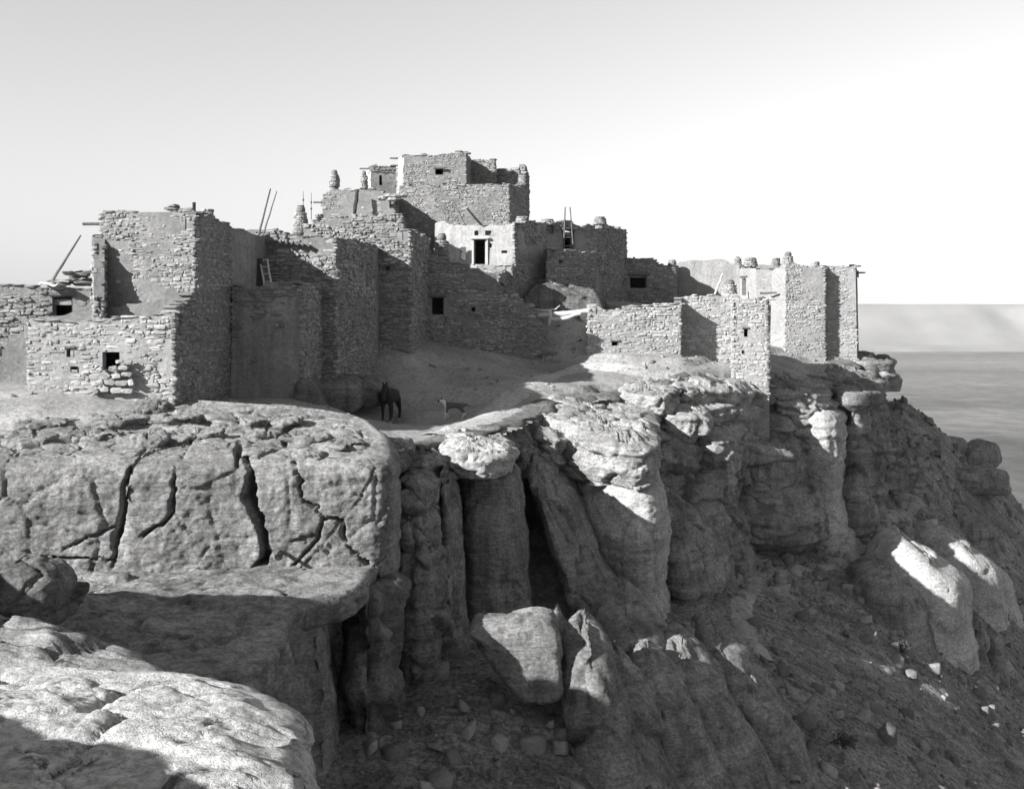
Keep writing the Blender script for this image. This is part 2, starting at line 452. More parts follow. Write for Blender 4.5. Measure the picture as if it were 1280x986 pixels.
CRACK = {}
def rock(name, poly, ztop, zbot, mat, parent=None, slope=(0, 0), ref=None, profile=None, lean=(0, 0), rnd=.35, sp=.13, lump=.28, strata=.16, fine=.07,
         joints=(), seed=0, round_it=1, face=False, cracks=(), dome=.1, layer=.6, dip=.06, corner=.55, block=.34, bsize=(2.0, 1.5), capblock=None, chips=.16):
    cb = min(block, .3) if capblock is None else capblock
    """A rock body: outline poly swept from zbot to ztop with a side profile, bedding ledges, joints and a rounded, uneven top.
    face=True: the outline stands upright (x, z) and is swept back from the front plane -ztop to the back plane -zbot (w = -y)."""
    sp = sp if sp < .0521 else sp * 1.17
    poly = np.array(poly, float)
    ar = np.sum(poly[:, 0] * np.roll(poly[:, 1], -1) - np.roll(poly[:, 0], -1) * poly[:, 1])
    if ar < 0: poly = poly[::-1]
    p = resample(chaikin(poly, round_it) if (corner is None or round_it > 1) else cut_corners(poly, corner), sp)
    n = len(p)
    tg = np.roll(p, -1, 0) - np.roll(p, 1, 0); tg /= np.linalg.norm(tg, axis=1, keepdims=True) + 1e-9
    for _ in range(2): tg = tg + .5 * (np.roll(tg, 1, 0) + np.roll(tg, -1, 0)); tg /= np.linalg.norm(tg, axis=1, keepdims=True)
    nr = np.stack([tg[:, 1], -tg[:, 0]], -1)
    c = p.mean(0)
    rc = np.array(ref) if ref is not None else c
    zt = ztop + slope[0] * (p[:, 0] - rc[0]) + slope[1] * (p[:, 1] - rc[1])
    hgt = max(.3, ztop - zbot)
    nz = max(8, int(hgt / sp))
    t = np.linspace(0, 1, nz)
    T, I = np.meshgrid(t, np.arange(n), indexing='ij')
    Z = zbot + T * (zt[I] - zbot)
    prof = np.interp(T, [a for a, b in profile], [b for a, b in profile]) if profile else 0 * T
    dz = zt[I] - Z
    q = np.clip(1 - dz / max(rnd, 1e-3), 0, 1)
    inset = rnd * (1 - np.sqrt(np.maximum(0, 1 - q * q * .98)))
    bx = p[I, 0]; by = p[I, 1]
    sh = 1 - T
    bx = bx + lean[0] * sh; by = by + lean[1] * sh
    def axes(x, y, z):  # noise lives in world axes, so that bedding lies level in every body
        return (x, -z, y) if face else (x, y, z)
    X0, Y0, Z0 = axes(bx, by, Z)
    zz = Z0 + dip * X0 + .35 * fbm(X0 * .3, Y0 * .3, Z0 * .15, 2, 77)
    l1 = vnoise(zz / layer, X0 * .12, Y0 * .12 + 9, 41); l1 = np.tanh(l1 * 4.5)
    l2 = np.tanh(3.5 * vnoise(zz / (layer * .33), X0 * .3, Y0 * .3, 43))
    disp = lump * .8 * fbm(X0 * .4 + seed, Y0 * .4, Z0 * .3, 2, 51) + strata * (.75 * l1 + .22 * l2) + fine * fbm(X0 * 3.2, Y0 * 3.2, Z0 * 4, 3, 57) * 1.6
    if block:      # fractured into tilted blocks
        wv = .25 * vnoise(X0 * 1.3, Y0 * 1.3, Z0 * 1.3, 63)
        fv, fe = facet((X0 + wv) / bsize[0] + seed * 3.3, (Y0 + wv) / bsize[0], (zz + wv) / bsize[1], 61)
        disp = disp + block * (.8 * fv - .6 * np.exp(-(fe / .05) ** 2))
        fv, fe = facet((X0 - wv) / (bsize[0] * .36) + seed * 1.7, (Y0 - wv) / (bsize[0] * .36), (zz - .5 * wv) / (bsize[1] * .33), 67)
        disp = disp + min(block, .3) * chips * (fv - .7 * np.exp(-(fe / .07) ** 2))
    arc = np.arange(n) / n
    for (s0, wd, dp) in joints:
        ds = np.abs((arc - s0 + .5) % 1 - .5) * n * sp
        dd = ds[I] + .12 * vnoise(Z0 * .8, X0 * 0 + s0 * 50, Y0 * 0, 71)
        disp = disp - dp * np.exp(-(dd / wd) ** 2)
    off = prof + disp * (1 - .5 * q) - inset + .03 * fbm(X0 * 8, Y0 * 8, Z0 * 10, 2, 59) * (fine > .03)
    PX = bx + nr[I, 0] * off; PY = by + nr[I, 1] * off; PZ = Z + 0
    # cap: rings running in to the middle
    last = np.stack([PX[-1], PY[-1]], -1); cc = last.mean(0)
    rmax = np.max(np.linalg.norm(last - cc, axis=1)); k = max(5, int(rmax / (sp * (1.15 if sp < .0521 else 1.9))))
    rr = np.linspace(1, 0, k + 1)[1:]
    CX = cc[0] + (last[None, :, 0] - cc[0]) * rr[:, None]; CY = cc[1] + (last[None, :, 1] - cc[1]) * rr[:, None]
    CZ = ztop + slope[0] * (CX - rc[0]) + slope[1] * (CY - rc[1])
    cx, cy, cz = axes(CX, CY, CZ)
    tp = fbm(cx * .5 + seed, cy * .5, cz * .5, 3, 91)
    ter = tp * 3.2; tt = ter - np.floor(ter); ter = (np.floor(ter) + sstep(0, .25, tt)) / 3.2
    fade = np.minimum(1, (1 - rr[:, None]) * 6)
    CZ = CZ + fade * (dome * (1 - rr[:, None] ** 2) + lump * 1.1 * (.35 * tp + .65 * ter) + fine * fbm(cx * 2.6, cy * 2.6, cz * 2.6, 4, 93) * 1.5)
    if cb and not face:
        fv, fe = facet(cx / (bsize[0] * .8) + seed, cy / (bsize[0] * .55), cz * 0 + seed, 69, True)
        CZ = CZ + fade * cb * (.3 * fv - .55 * np.exp(-(fe / .05) ** 2))
        fv, fe = facet(cx / (bsize[0] * .28) + seed, cy / (bsize[0] * .2), cz * 0 + seed, 70, True)
        CZ = CZ + fade * cb * (.12 * fv - .18 * np.exp(-(fe / .06) ** 2))
    PX = np.vstack([PX, CX]); PY = np.vstack([PY, CY]); PZ = np.vstack([PZ, CZ])
    if cracks and face is False:
        for pl, wd, dp in cracks:      # crack lines given in world (x, z) on the front face
            pl = np.array(pl)
            jx = .05 * vnoise(PZ * 6, PX * 6, 0 * PX, 5) + .04 * np.tanh(3 * vnoise(PZ * 2.3, PX * 1.1, 0 * PX, 6))
            wd = wd * (.55 + .75 * np.clip(.5 + vnoise(PX * 2.2, PZ * 2.2, 0 * PX, 8), 0, 1.3))
            best = np.full(PX.shape, 9.)
            for a, b in zip(pl[:-1], pl[1:]):
                d = b - a; tq = np.clip(((PX + jx - a[0]) * d[0] + (PZ + jx - a[1]) * d[1]) / (d @ d), 0, 1)
                best = np.minimum(best, np.hypot(PX + jx - a[0] - tq * d[0], PZ + jx - a[1] - tq * d[1]))
            front = (PY < np.min(PY) + 2.2) & (PZ < ztop + .05)
            if dp > .8:
                bx_ = np.abs(PX + jx - pl[0][0] - .25 * (PY - np.min(PY)) * np.sin(pl[0][0]))
                over = (PZ > pl[0][1] - .35) & (PY < np.min(PY) + 2.6)
                PZ = PZ - np.where(over, .5 * np.clip(1.15 - bx_ / (wd * .8), 0, 1) * np.clip((np.min(PY) + 2.6 - PY) / 1.5, 0, 1), 0)
            PY = PY + np.where(front, dp * np.clip(1.15 - best / wd, 0, 1), 0)
    if face:
        v = np.stack([PX.ravel(), -PZ.ravel(), PY.ravel()], -1)
    else:
        v = np.stack([PX.ravel(), PY.ravel(), PZ.ravel()], -1)
    fa = grid_faces(n, PX.shape[0], True)
    o = mesh_obj(name, v, fa, mat, parent, smooth=True)
    return o

def pp(pts): return [(wx(a, Y), Y) for a, Y in pts]
def fp(pts, Y): return [(wx(a, Y), wz(b, Y)) for a, b in pts]

# the cliff wall behind the free-standing rocks
def cliff_wall():
    e = EDGE[1:15]
    d = np.linalg.norm(np.diff(e, axis=0), axis=1); s = np.concatenate([[0], np.cumsum(d)])
    n = int(s[-1] / .16); t = np.linspace(0, s[-1], n)
    p = np.stack([np.interp(t, s, e[:, 0]), np.interp(t, s, e[:, 1])], -1)
    k = np.ones(13) / 13
    for ax in (0, 1):
        p[6:-6, ax] = np.convolve(p[:, ax], k, 'valid')
    tg = np.gradient(p, axis=0); tg /= np.linalg.norm(tg, axis=1, keepdims=True)
    nr = np.stack([tg[:, 1], -tg[:, 0]], -1)
    zt = ground_z(p[:, 0], p[:, 1]) - .05; zb = np.minimum(talus_z(p[:, 0] + nr[:, 0] * 2, p[:, 1] + nr[:, 1] * 2) - 1.0, zt - 2)
    nz = 70
    T, I = np.meshgrid(np.linspace(0, 1, nz), np.arange(n), indexing='ij')
    Z = zb[I] + T * (zt[I] - zb[I]); X = p[I, 0]; Y = p[I, 1]
    zz = Z + .06 * X + .35 * fbm(X * .3, Y * .3, Z * .15, 2, 77)
    l1 = vnoise(zz / .42, X * .12, Y * .12 + 9, 41); l1 = np.sign(l1) * np.abs(l1) ** .6
    off = .6 * fbm(X * .35, Y * .35, Z * .2, 3, 15) + .18 * l1 + .12 * fbm(X * 2.6, Y * 2.6, Z * 3, 3, 17) + .9 * (1 - T) - .35 * sstep(.9, 1, T) - 1.3 * sstep(.05, .3, T) * (1 - sstep(.8, .95, T))
    fl = np.abs(((t / 1.7 + .3 * vnoise(t / 3, 0 * t, 0 * t, 7)) % 1) - .5) * 2
    off = off + (.45 * np.sqrt(np.clip(1 - (fl[I] - .0) ** 2, 0, 1)) - .3)
    v = np.stack([X + nr[I, 0] * off, Y + nr[I, 1] * off, Z], -1)
    rim = []
    for q, (o_, up_) in enumerate([(-.25, .1), (-.45, .13), (-.65, .12), (-.9, .1), (-1.15, .06), (-1.4, .0), (-1.7, -.25)]):
        oo = o_ - .35 + (.35 + .25 * q / 6) * fbm(p[:, 0] * .8, p[:, 1] * .8, 0 * t, 3, 19) * 1.4
        x_ = p[:, 0] + nr[:, 0] * oo; y_ = p[:, 1] + nr[:, 1] * oo
        rim.append(np.stack([x_, y_, ground_z(x_, y_) + up_ * (.6 + 1.2 * fbm(x_, y_, 0 * x_, 3, 83)) - (.1 if up_ <= 0 else 0)], -1))
    v = np.concatenate([v, np.array(rim)]).reshape(-1, 3)
    return mesh_obj('cliff', v, grid_faces(n, nz + 7), M['rock_dark'], smooth=True, kind='structure')
CLIFF = cliff_wall()

def px_crack(pts, Y, wd, dp): return ([np.array((wx(a, Y), wz(b, Y))) for a, b in pts], wd, dp)

# --- the cracked block below the left-hand houses
Yf = 30.0
zf = wz(578, Yf)
rock('rock_block', pp([(-50, 29.2), (20, 29.2), (148, 29.5), (162, 29.3), (235, 29.4), (304, 29.8), (330, 29.6), (400, 29.7), (484, 30.1), (498, 31.2), (492, 33.2), (462, 35.6), (400, 36.6), (225, 37.6), (-50, 37.0)]),
     wz(574, 30), -7.3, M['rock_mid'], CLIFF, slope=(-.02, .138), ref=(-8, 30.2), seed=3, sp=.05, lump=.1, strata=.045, fine=.035, rnd=.5, corner=.3, layer=.5, block=.07, capblock=.28, bsize=(2.2, 1.6), dome=0, joints=(),
     cracks=[px_crack([(161, 588), (156, 612), (158, 640), (147, 672), (141, 706)], 29.5, .075, .9), px_crack([(303, 568), (313, 590), (311, 622), (324, 650), (333, 684), (328, 708)], 29.8, .125, 1.3),
             px_crack([(75, 690), (92, 682), (112, 670), (150, 656)], 29.3, .03, .2), px_crack([(27, 702), (80, 699), (142, 704)], 29.3, .045, .4), px_crack([(214, 590), (217, 640), (204, 655), (190, 660), (178, 670)], 29.4, .05, .4),
             px_crack([(217, 640), (228, 654), (240, 664)], 29.4, .025, .12), px_crack([(362, 582), (372, 600), (380, 622), (404, 648), (396, 676), (368, 706)], 29.7, .033, .3), px_crack([(404, 650), (424, 654), (440, 690), (455, 706), (468, 728)], 29.8, .042, .35),
             px_crack([(424, 654), (447, 628), (456, 612), (464, 590)], 29.8, .02, .2), px_crack([(424, 654), (402, 684), (380, 706)], 29.8, .018, .12), px_crack([(452, 720), (474, 706), (486, 690)], 29.8, .02, .12)])
rock('rock_wedge', fp([(336, 682), (352, 688), (362, 706), (334, 708)], 29.0), -28.9, -30, M['rock'], CLIFF, sp=.06, rnd=.1, lump=.05, strata=.02, fine=.02, face=True)
rock('rock_wedge', fp([(470, 578), (500, 556), (512, 560), (496, 575), (480, 582)], 36.0), -35.6, -38, M['rock_pale'], CLIFF, sp=.08, rnd=.2, lump=.1, strata=.05, fine=.03, face=True)

# --- ledge under it, and the near rocks the photographer stood among
rock('rock_ledge', [(-16, 20.6), (-10, 20.9), (-5.1, 21.3), (-4.6, 22.6), (-5.0, 26.0), (-4.7, 26.9), (-3.75, 27.4), (-3.6, 31), (-16, 31)], -6.85, -13, M['rock'], CLIFF, slope=(0, .015), sp=.08, lump=.18,
     strata=.06, fine=.04, rnd=.18, seed=5, block=.16, bsize=(2.4, 1.6), capblock=.2, profile=[(0, -.5), (.5, -.9), (.84, -1.1), (.88, -.1), (1, 0)])
rock('rock_column', pp([(440, 28.8), (470, 28.6), (498, 30), (500, 33), (440, 33)]), -7.1, -14, M['rock_dark'], CLIFF, sp=.1, seed=6, lump=.4, joints=[(.12, .15, .4)])
rock('rock_ledge', [(-7.2, 6.2), (-1.1, 6.6), (-1.4, 9.2), (-1.9, 10.9), (-2.8, 12.0), (-4.4, 12.7), (-7.2, 12.8)], -3.78, -8, M['rock_fore'], CLIFF, slope=(.02, -.045), ref=(-3, 10.5), sp=.042,
     lump=.22, strata=.07, fine=.05, rnd=.4, seed=7, round_it=1, corner=.6, block=.12, bsize=(2.2, 1.0))
rock('rock_ledge', [(-15, 13.8), (-5.0, 14.0), (-4.2, 15.4), (-5.4, 17.2), (-8, 18.6), (-15, 19.5)], -5.15, -11, M['rock_pale'], CLIFF, slope=(-.07, 0), ref=(-5, 16), sp=.08, lump=.2, strata=.1, seed=8)
rock('rock_ledge', [(-22, 12), (-11.6, 12.5), (-11.3, 17), (-10.9, 22.0), (-22, 23)], -2.5, -12, M['rock'], CLIFF, sp=.22, lump=.35, strata=.2, seed=9)
rock('rock_ledge', [(-16, 1.2), (-6.2, 2.4), (-5.9, 6.6), (-16, 10.6)], -1.35, -10, M['rock_pale'], CLIFF, sp=.2, lump=.3, strata=.15, seed=10)

# --- columns along the rim, near to far; their feet step out down the slope
C = dict(parent=CLIFF, mat=M['rock'])
SM = dict(block=.13, bsize=(3.0, 3.2), capblock=.28, chips=.25, fine=.04)          # broad smooth faces
# a pile of undercut blocks beside the big left-hand mass
for k, (x0, x1, y0, y1, Y, dx) in enumerate([(499, 541, 604, 640, 33.0, 0), (496, 545, 641, 690, 32.9, .0), (502, 552, 691, 768, 32.6, .1), (500, 556, 769, 872, 32.2, .1), (494, 560, 873, 990, 31.6, .1)]):
    rock('rock_block', pp([(x0, Y), ((x0 + x1) / 2, Y - .35), (x1, Y + .2), (x1 + 2, Y + 3.2), (x0, Y + 3.4)]), wz(y0, Y), wz(y1, Y) - .03, seed=110 + k, sp=.055, lump=.2, strata=.05, rnd=.16, corner=.3, lean=(dx, 0), block=.2, bsize=(1.2, 1.4), chips=.25,
         profile=[(0, -.12), (.12, .05), (.8, .05), (1, -.05)], fine=.04, **C)
rock('rock_column', pp([(547, 34.6), (566, 35.2), (569, 38.6), (545, 38.6)]), wz(596, 35.5), -13, seed=12, sp=.06, lump=.16, strata=.04, profile=[(0, 1.3), (.18, .45), (.4, .1), (1, .0)], lean=(.45, -.5), **SM, **C)
rock('rock_column', pp([(574, 37.9), (608, 37.2), (648, 37.9), (652, 40.5), (640, 43), (570, 42)]), wz(590, 37.6), -12.5, seed=13, sp=.055, lump=.16, strata=.045, slope=(-.08, .05),
     profile=[(0, .25), (.4, .1), (1, .0)], rnd=.3, lean=(.35, -.35), **SM, **C)
rock('rock_ledge', pp([(552, 37.2), (598, 36.4), (636, 37.4), (640, 40.5), (628, 43), (545, 42.5)]), wz(563, 37.2), wz(596, 37.2), M['rock_sunlit'], CLIFF, seed=113, sp=.055, lump=.14, strata=.08, slope=(-.1, .03), rnd=.14, block=.25, bsize=(1.6, .6), fine=.04)
rock('rock_column', pp([(659, 39.2), (694, 40.0), (712, 41.6), (712, 46), (656, 46)]), wz(612, 40), -11.2, seed=14, sp=.055, lump=.18, strata=.05, lean=(1.9, -1.3), slope=(-.75, .25), ref=(1.0, 40),
     profile=[(0, -.4), (.08, .1), (.22, .3), (.4, .1), (.8, 0), (1, -.1)], rnd=.35, joints=[(.1, .08, .3)], **SM, **C)
rock('rock_column', pp([(690, 44.0), (718, 44.4), (724, 48), (690, 51), (640, 50), (660, 45)]), wz(592, 45), -13, M['rock_dark'], CLIFF, seed=15, sp=.085, lump=.3, strata=.1, slope=(-.05, .35))
rock('rock_column', pp([(640, 38.4), (700, 37.6), (770, 38.6), (800, 42), (790, 46), (650, 45)]), wz(800, 38.5), -16, seed=115, sp=.07, lump=.3, strata=.06, slope=(-.25, .4), ref=(2.0, 39), profile=[(0, 1.2), (.5, .4), (1, 0)], rnd=.5, lean=(.8, -1.2), **SM, **C)
rock('rock_column', pp([(727, 44.2), (768, 42.6), (814, 41.9), (826, 44.4), (816, 50), (724, 51)]), wz(606, 43), -13, M['rock_sunlit'], CLIFF, seed=16, sp=.055, lump=.16, strata=.05, slope=(-.04, .05), ref=(4, 43),
     profile=[(0, .9), (.15, .3), (.35, -.1), (.5, .12), (.7, .32), (.88, .18), (1, .05)], rnd=.3, lean=(.2, -.2), joints=[(.02, .07, .35)], **SM)
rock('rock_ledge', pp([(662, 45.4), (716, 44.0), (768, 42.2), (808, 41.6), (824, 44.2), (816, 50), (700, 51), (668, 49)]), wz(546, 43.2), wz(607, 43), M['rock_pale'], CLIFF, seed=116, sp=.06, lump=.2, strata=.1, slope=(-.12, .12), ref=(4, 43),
     profile=[(0, -.2), (.2, .1), (.5, .12), (1, -.1)], rnd=.25, block=.3, bsize=(1.7, .8), fine=.04)
rock('rock_column', pp([(826, 45.2), (868, 46.6), (904, 50), (890, 55), (812, 52)]), wz(640, 47), -14, seed=17, sp=.075, lump=.4, strata=.12, slope=(-.7, .15), lean=(1.0, -.8), profile=[(0, .6), (.5, .1), (.8, .2), (1, .1)], block=.2, bsize=(2.6, 2.2), **C)
rock('rock_column', pp([(784, 48.4), (846, 49.0), (906, 51.4), (928, 54.5), (925, 60), (776, 59.5)]), wz(532, 50.5), -13, seed=18, sp=.072, lump=.3, strata=.17, slope=(-.4, .14), ref=(6.5, 50.5),
     profile=[(0, .9), (.15, .6), (.35, .15), (.66, -.25), (.8, -.2), (.86, .35), (1, .25)], rnd=.25, joints=[(.2, .12, .3), (.3, .12, .3)], lean=(.5, -.5), bsize=(3.0, 1.4), block=.26, chips=.3, **C)
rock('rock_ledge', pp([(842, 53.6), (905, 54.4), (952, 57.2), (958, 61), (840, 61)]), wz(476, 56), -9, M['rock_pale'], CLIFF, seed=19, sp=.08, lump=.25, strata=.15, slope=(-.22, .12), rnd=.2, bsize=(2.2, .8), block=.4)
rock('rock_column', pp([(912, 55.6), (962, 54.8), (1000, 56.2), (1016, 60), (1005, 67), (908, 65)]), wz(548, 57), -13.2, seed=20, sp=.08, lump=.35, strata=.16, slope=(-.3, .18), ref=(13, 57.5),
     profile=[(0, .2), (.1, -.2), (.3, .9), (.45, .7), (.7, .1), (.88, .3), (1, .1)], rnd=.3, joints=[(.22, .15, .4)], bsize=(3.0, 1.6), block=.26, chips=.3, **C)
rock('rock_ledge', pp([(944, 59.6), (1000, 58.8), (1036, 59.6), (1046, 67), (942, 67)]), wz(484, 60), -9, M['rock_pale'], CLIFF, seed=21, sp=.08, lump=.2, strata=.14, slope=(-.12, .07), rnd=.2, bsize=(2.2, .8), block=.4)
rock('rock_column', pp([(984, 60.8), (1016, 58.7), (1046, 58.6), (1056, 62), (1046, 68), (980, 68)]), wz(506, 59.5), -13, M['rock_sunlit'], CLIFF, seed=22, sp=.075, lump=.16, strata=.06, slope=(-.15, .1), block=.15, capblock=.28,
     profile=[(0, 1.2), (.2, .4), (.4, .05), (.7, .2), (1, .1)], rnd=.35, bsize=(3, 2.6))
rock('rock_column', pp([(1044, 62.0), (1068, 60.4), (1094, 63.2), (1094, 72), (1042, 71)]), wz(484, 62), -13, seed=23, sp=.085, lump=.3, strata=.14, slope=(-.06, .05),
     profile=[(0, .9), (.15, .4), (.3, .5), (.5, .15), (.62, .45), (.7, 0), (.86, -.2), (.92, .35), (1, .35)], rnd=.25, **C)
rock('rock_column', pp([(1074, 71.5), (1100, 71.5), (1108, 75), (1098, 80), (1070, 79)]), wz(450, 73.5), -12.5, seed=24, sp=.09, lump=.3, strata=.14,
     profile=[(0, .9), (.25, .5), (.45, .2), (.6, .1), (.72, -.2), (.82, .1), (.9, .75), (1, .75)], rnd=.25, **C)
rock('rock_ledge', pp([(1090, 71.2), (1112, 70.8), (1123, 72.5), (1112, 76), (1088, 76)]), wz(463, 72), wz(490, 72), M['rock_pale'], CLIFF, seed=25, sp=.08, lump=.18, strata=.1, rnd=.4)
rock('rock_ledge', pp([(960, 66.0), (1050, 67.2), (1100, 70.5), (1105, 74), (1050, 78), (956, 70)]), wz(463, 69), -7, M['rock'], CLIFF, seed=26, sp=.1, lump=.25, strata=.2, slope=(-.03, .09), rnd=.2, bsize=(2.2, .6), block=.4)
r_ = random.Random(21)
for k, (a, y, Y, wd, dp_) in enumerate([(40, 560, 31.6, 1.6, .9), (110, 552, 32.2, 1.9, 1.0), (185, 556, 31.8, 1.3, .8), (250, 548, 32.4, 2.0, 1.1), (330, 545, 32.6, 1.5, 1.0), (60, 535, 33.4, 1.8, 1.0), (150, 530, 33.8, 1.6, 1.2),
                                        (222, 527, 34.2, 1.7, .9), (300, 528, 34.0, 1.9, 1.2), (385, 548, 32.4, 1.5, 1.1), (430, 560, 31.8, 1.2, 1.0), (20, 515, 35.0, 1.5, .8), (190, 512, 35.6, 1.6, .9), (360, 530, 34.2, 1.4, .9)]):
    X0 = wx(a, Y); z = wz(574, 30) - .02 * (X0 + 8) + .138 * (Y - 30.2)
    pl = [(X0 + wd * .5 * math.cos(t) * r_.uniform(.75, 1.2), Y + dp_ * .6 * math.sin(t) * r_.uniform(.75, 1.2)) for t in np.linspace(0, 2 * math.pi, 8)[:-1]]
    rock('rock_slab', pl, z + r_.uniform(.1, .22), z - .5, M['rock_mid'], CLIFF, seed=140 + k, sp=.06, lump=.08, strata=.05, rnd=.06, slope=(-.02 + r_.uniform(-.03, .03), .12), corner=.1, block=.2, bsize=(1.0, .4), chips=.3, dome=0, fine=.03)
# stepped pale beds over the broad shaded buttress
for k, (x0, x1, y, Y) in enumerate([(776, 836, 490, 50.0), (812, 878, 516, 49.6), (850, 906, 545, 50.2), (880, 918, 572, 51.2)]):
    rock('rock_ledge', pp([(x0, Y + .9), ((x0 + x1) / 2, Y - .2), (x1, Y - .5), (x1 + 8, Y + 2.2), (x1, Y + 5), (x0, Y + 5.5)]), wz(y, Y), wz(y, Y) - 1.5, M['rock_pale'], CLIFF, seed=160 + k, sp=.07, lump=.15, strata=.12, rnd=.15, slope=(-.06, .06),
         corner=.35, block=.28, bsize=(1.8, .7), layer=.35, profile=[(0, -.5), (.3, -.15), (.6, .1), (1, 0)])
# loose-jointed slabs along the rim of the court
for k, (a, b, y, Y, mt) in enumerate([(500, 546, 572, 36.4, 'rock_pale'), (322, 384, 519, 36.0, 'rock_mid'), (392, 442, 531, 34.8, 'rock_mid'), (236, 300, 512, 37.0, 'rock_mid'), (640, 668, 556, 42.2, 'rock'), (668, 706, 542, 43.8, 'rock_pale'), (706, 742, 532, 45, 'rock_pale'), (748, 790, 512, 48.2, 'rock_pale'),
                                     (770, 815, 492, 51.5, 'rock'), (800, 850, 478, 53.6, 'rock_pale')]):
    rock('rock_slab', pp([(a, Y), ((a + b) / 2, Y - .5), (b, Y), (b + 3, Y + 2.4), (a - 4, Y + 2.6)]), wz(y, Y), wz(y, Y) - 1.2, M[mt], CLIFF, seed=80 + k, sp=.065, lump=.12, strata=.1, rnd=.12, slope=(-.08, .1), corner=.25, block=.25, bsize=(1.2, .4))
# small blocks at the foot of the far columns
for k, (a, b, c, d, Y) in enumerate([(1070, 1100, 640, 600, 66), (1100, 1140, 622, 590, 70), (1094, 1126, 588, 560, 72), (1120, 1140, 600, 575, 74)]):
    rock('rock_block', pp([(a, Y), (b, Y + .3), (b + 4, Y + 3), (a, Y + 3)]), wz(d, Y), wz(c, Y) - 1, seed=30 + k, sp=.095, lump=0.188, strata=0.124, rnd=.2, **C)
# ribs and domes coming through the slope below
ribs = [([(706, 960), (702, 880), (712, 812), (738, 800), (756, 850), (772, 960)], 30.6, 'rock'), ([(768, 960), (766, 880), (782, 842), (800, 866), (806, 960)], 29.6, 'rock'),
        ([(804, 960), (800, 862), (822, 838), (846, 872), (862, 960)], 30.4, 'rock'), ([(846, 930), (840, 850), (862, 818), (890, 838), (912, 900), (922, 940)], 33.5, 'rock'),
        ([(922, 960), (930, 905), (934, 866), (950, 856), (962, 880), (964, 898), (984, 918), (988, 960)], 31.5, 'rock'), ([(690, 900), (684, 830), (700, 795), (716, 815), (712, 900)], 32.2, 'rock'),
        ([(746, 830), (750, 780), (790, 760), (815, 800), (830, 850), (800, 880)], 37, 'rock'), ([(880, 830), (884, 800), (905, 790), (940, 835), (930, 880), (905, 900)], 36.5, 'rock'),
        ([(1136, 800), (1128, 720), (1150, 692), (1190, 700), (1222, 745), (1226, 830), (1180, 840)], 57, 'rock_sunlit'), ([(1096, 790), (1092, 735), (1112, 720), (1146, 738), (1170, 775), (1168, 806)], 54, 'rock'),
        ([(1180, 740), (1176, 692), (1205, 676), (1240, 700), (1262, 760), (1240, 780)], 62, 'rock_sunlit'), ([(1214, 830), (1216, 780), (1226, 765), (1238, 790), (1240, 840)], 53, 'rock'),
        ([(1236, 845), (1238, 800), (1248, 786), (1262, 810), (1262, 850)], 52, 'rock'), ([(1226, 730), (1224, 708), (1250, 704), (1280, 730), (1280, 770), (1250, 770)], 56, 'rock_sunlit'),
        ([(1185, 670), (1190, 640), (1220, 630), (1250, 655), (1255, 690), (1210, 690)], 68, 'rock'), ([(600, 960), (570, 900), (600, 872), (660, 880), (700, 960)], 30, 'rock')]
def on_surface(px, py, fn, y0=15., y1=110.):
    """distance at which the line of sight through a point of the picture meets a surface"""
    Y = np.arange(y0, y1, .1); d = wz(py, Y) - fn(wx(px, Y), Y)
    k = np.nonzero(d < 0)[0]
    return float(Y[k[0]]) if len(k) else y1
for k, (pts, Y, mt) in enumerate(ribs[:-1]):
    x0 = min(a for a, b in pts); x1 = max(a for a, b in pts); y0 = min(b for a, b in pts); y1 = max(b for a, b in pts)
    if x0 > 1050: y1 = y0 + (y1 - y0) * .74
    Y = on_surface((x0 + x1) / 2, min(y1, 945), talus_z) - (1.2 if x0 > 1050 else 0)
    right = x0 > 1050
    a_ = (x1 - x0) / 2 / F * Y * (1.2 if right else 1.15); cx = wx((x0 + x1) / 2, Y); dep = max(1.6, a_ * 1.7)
    tipx = cx if right else wx(min(pts, key=lambda q: q[1])[0], Y)
    el = [(tipx + a_ * math.cos(t) * (1 + .12 * math.sin(3 * t + k)), Y + dep * .9 + dep * math.sin(t)) for t in np.linspace(0, 2 * math.pi, 9)[:-1]]
    hgt = (y1 - y0) / F * Y
    rock('rock_rib', el, wz(y0, Y + dep * .45), wz(y1, Y) - 1.5, M[mt], CLIFF, seed=40 + k, sp=.085 if Y < 42 else .12, rnd=min(1.5, hgt * .5, a_ * .75), lump=.14, strata=.04, fine=.05, block=.15, bsize=(1.8, 2.2),
         round_it=1, dome=.12, lean=((cx - tipx) * 1.0 + (-.2 if right else .9), 0 if right else -.7 * dep), profile=[(0, .8), (.4, .3), (1, 0)], slope=(-.25 if right else -.15, .1 if right else .3), joints=[(.7, .06, .12)])
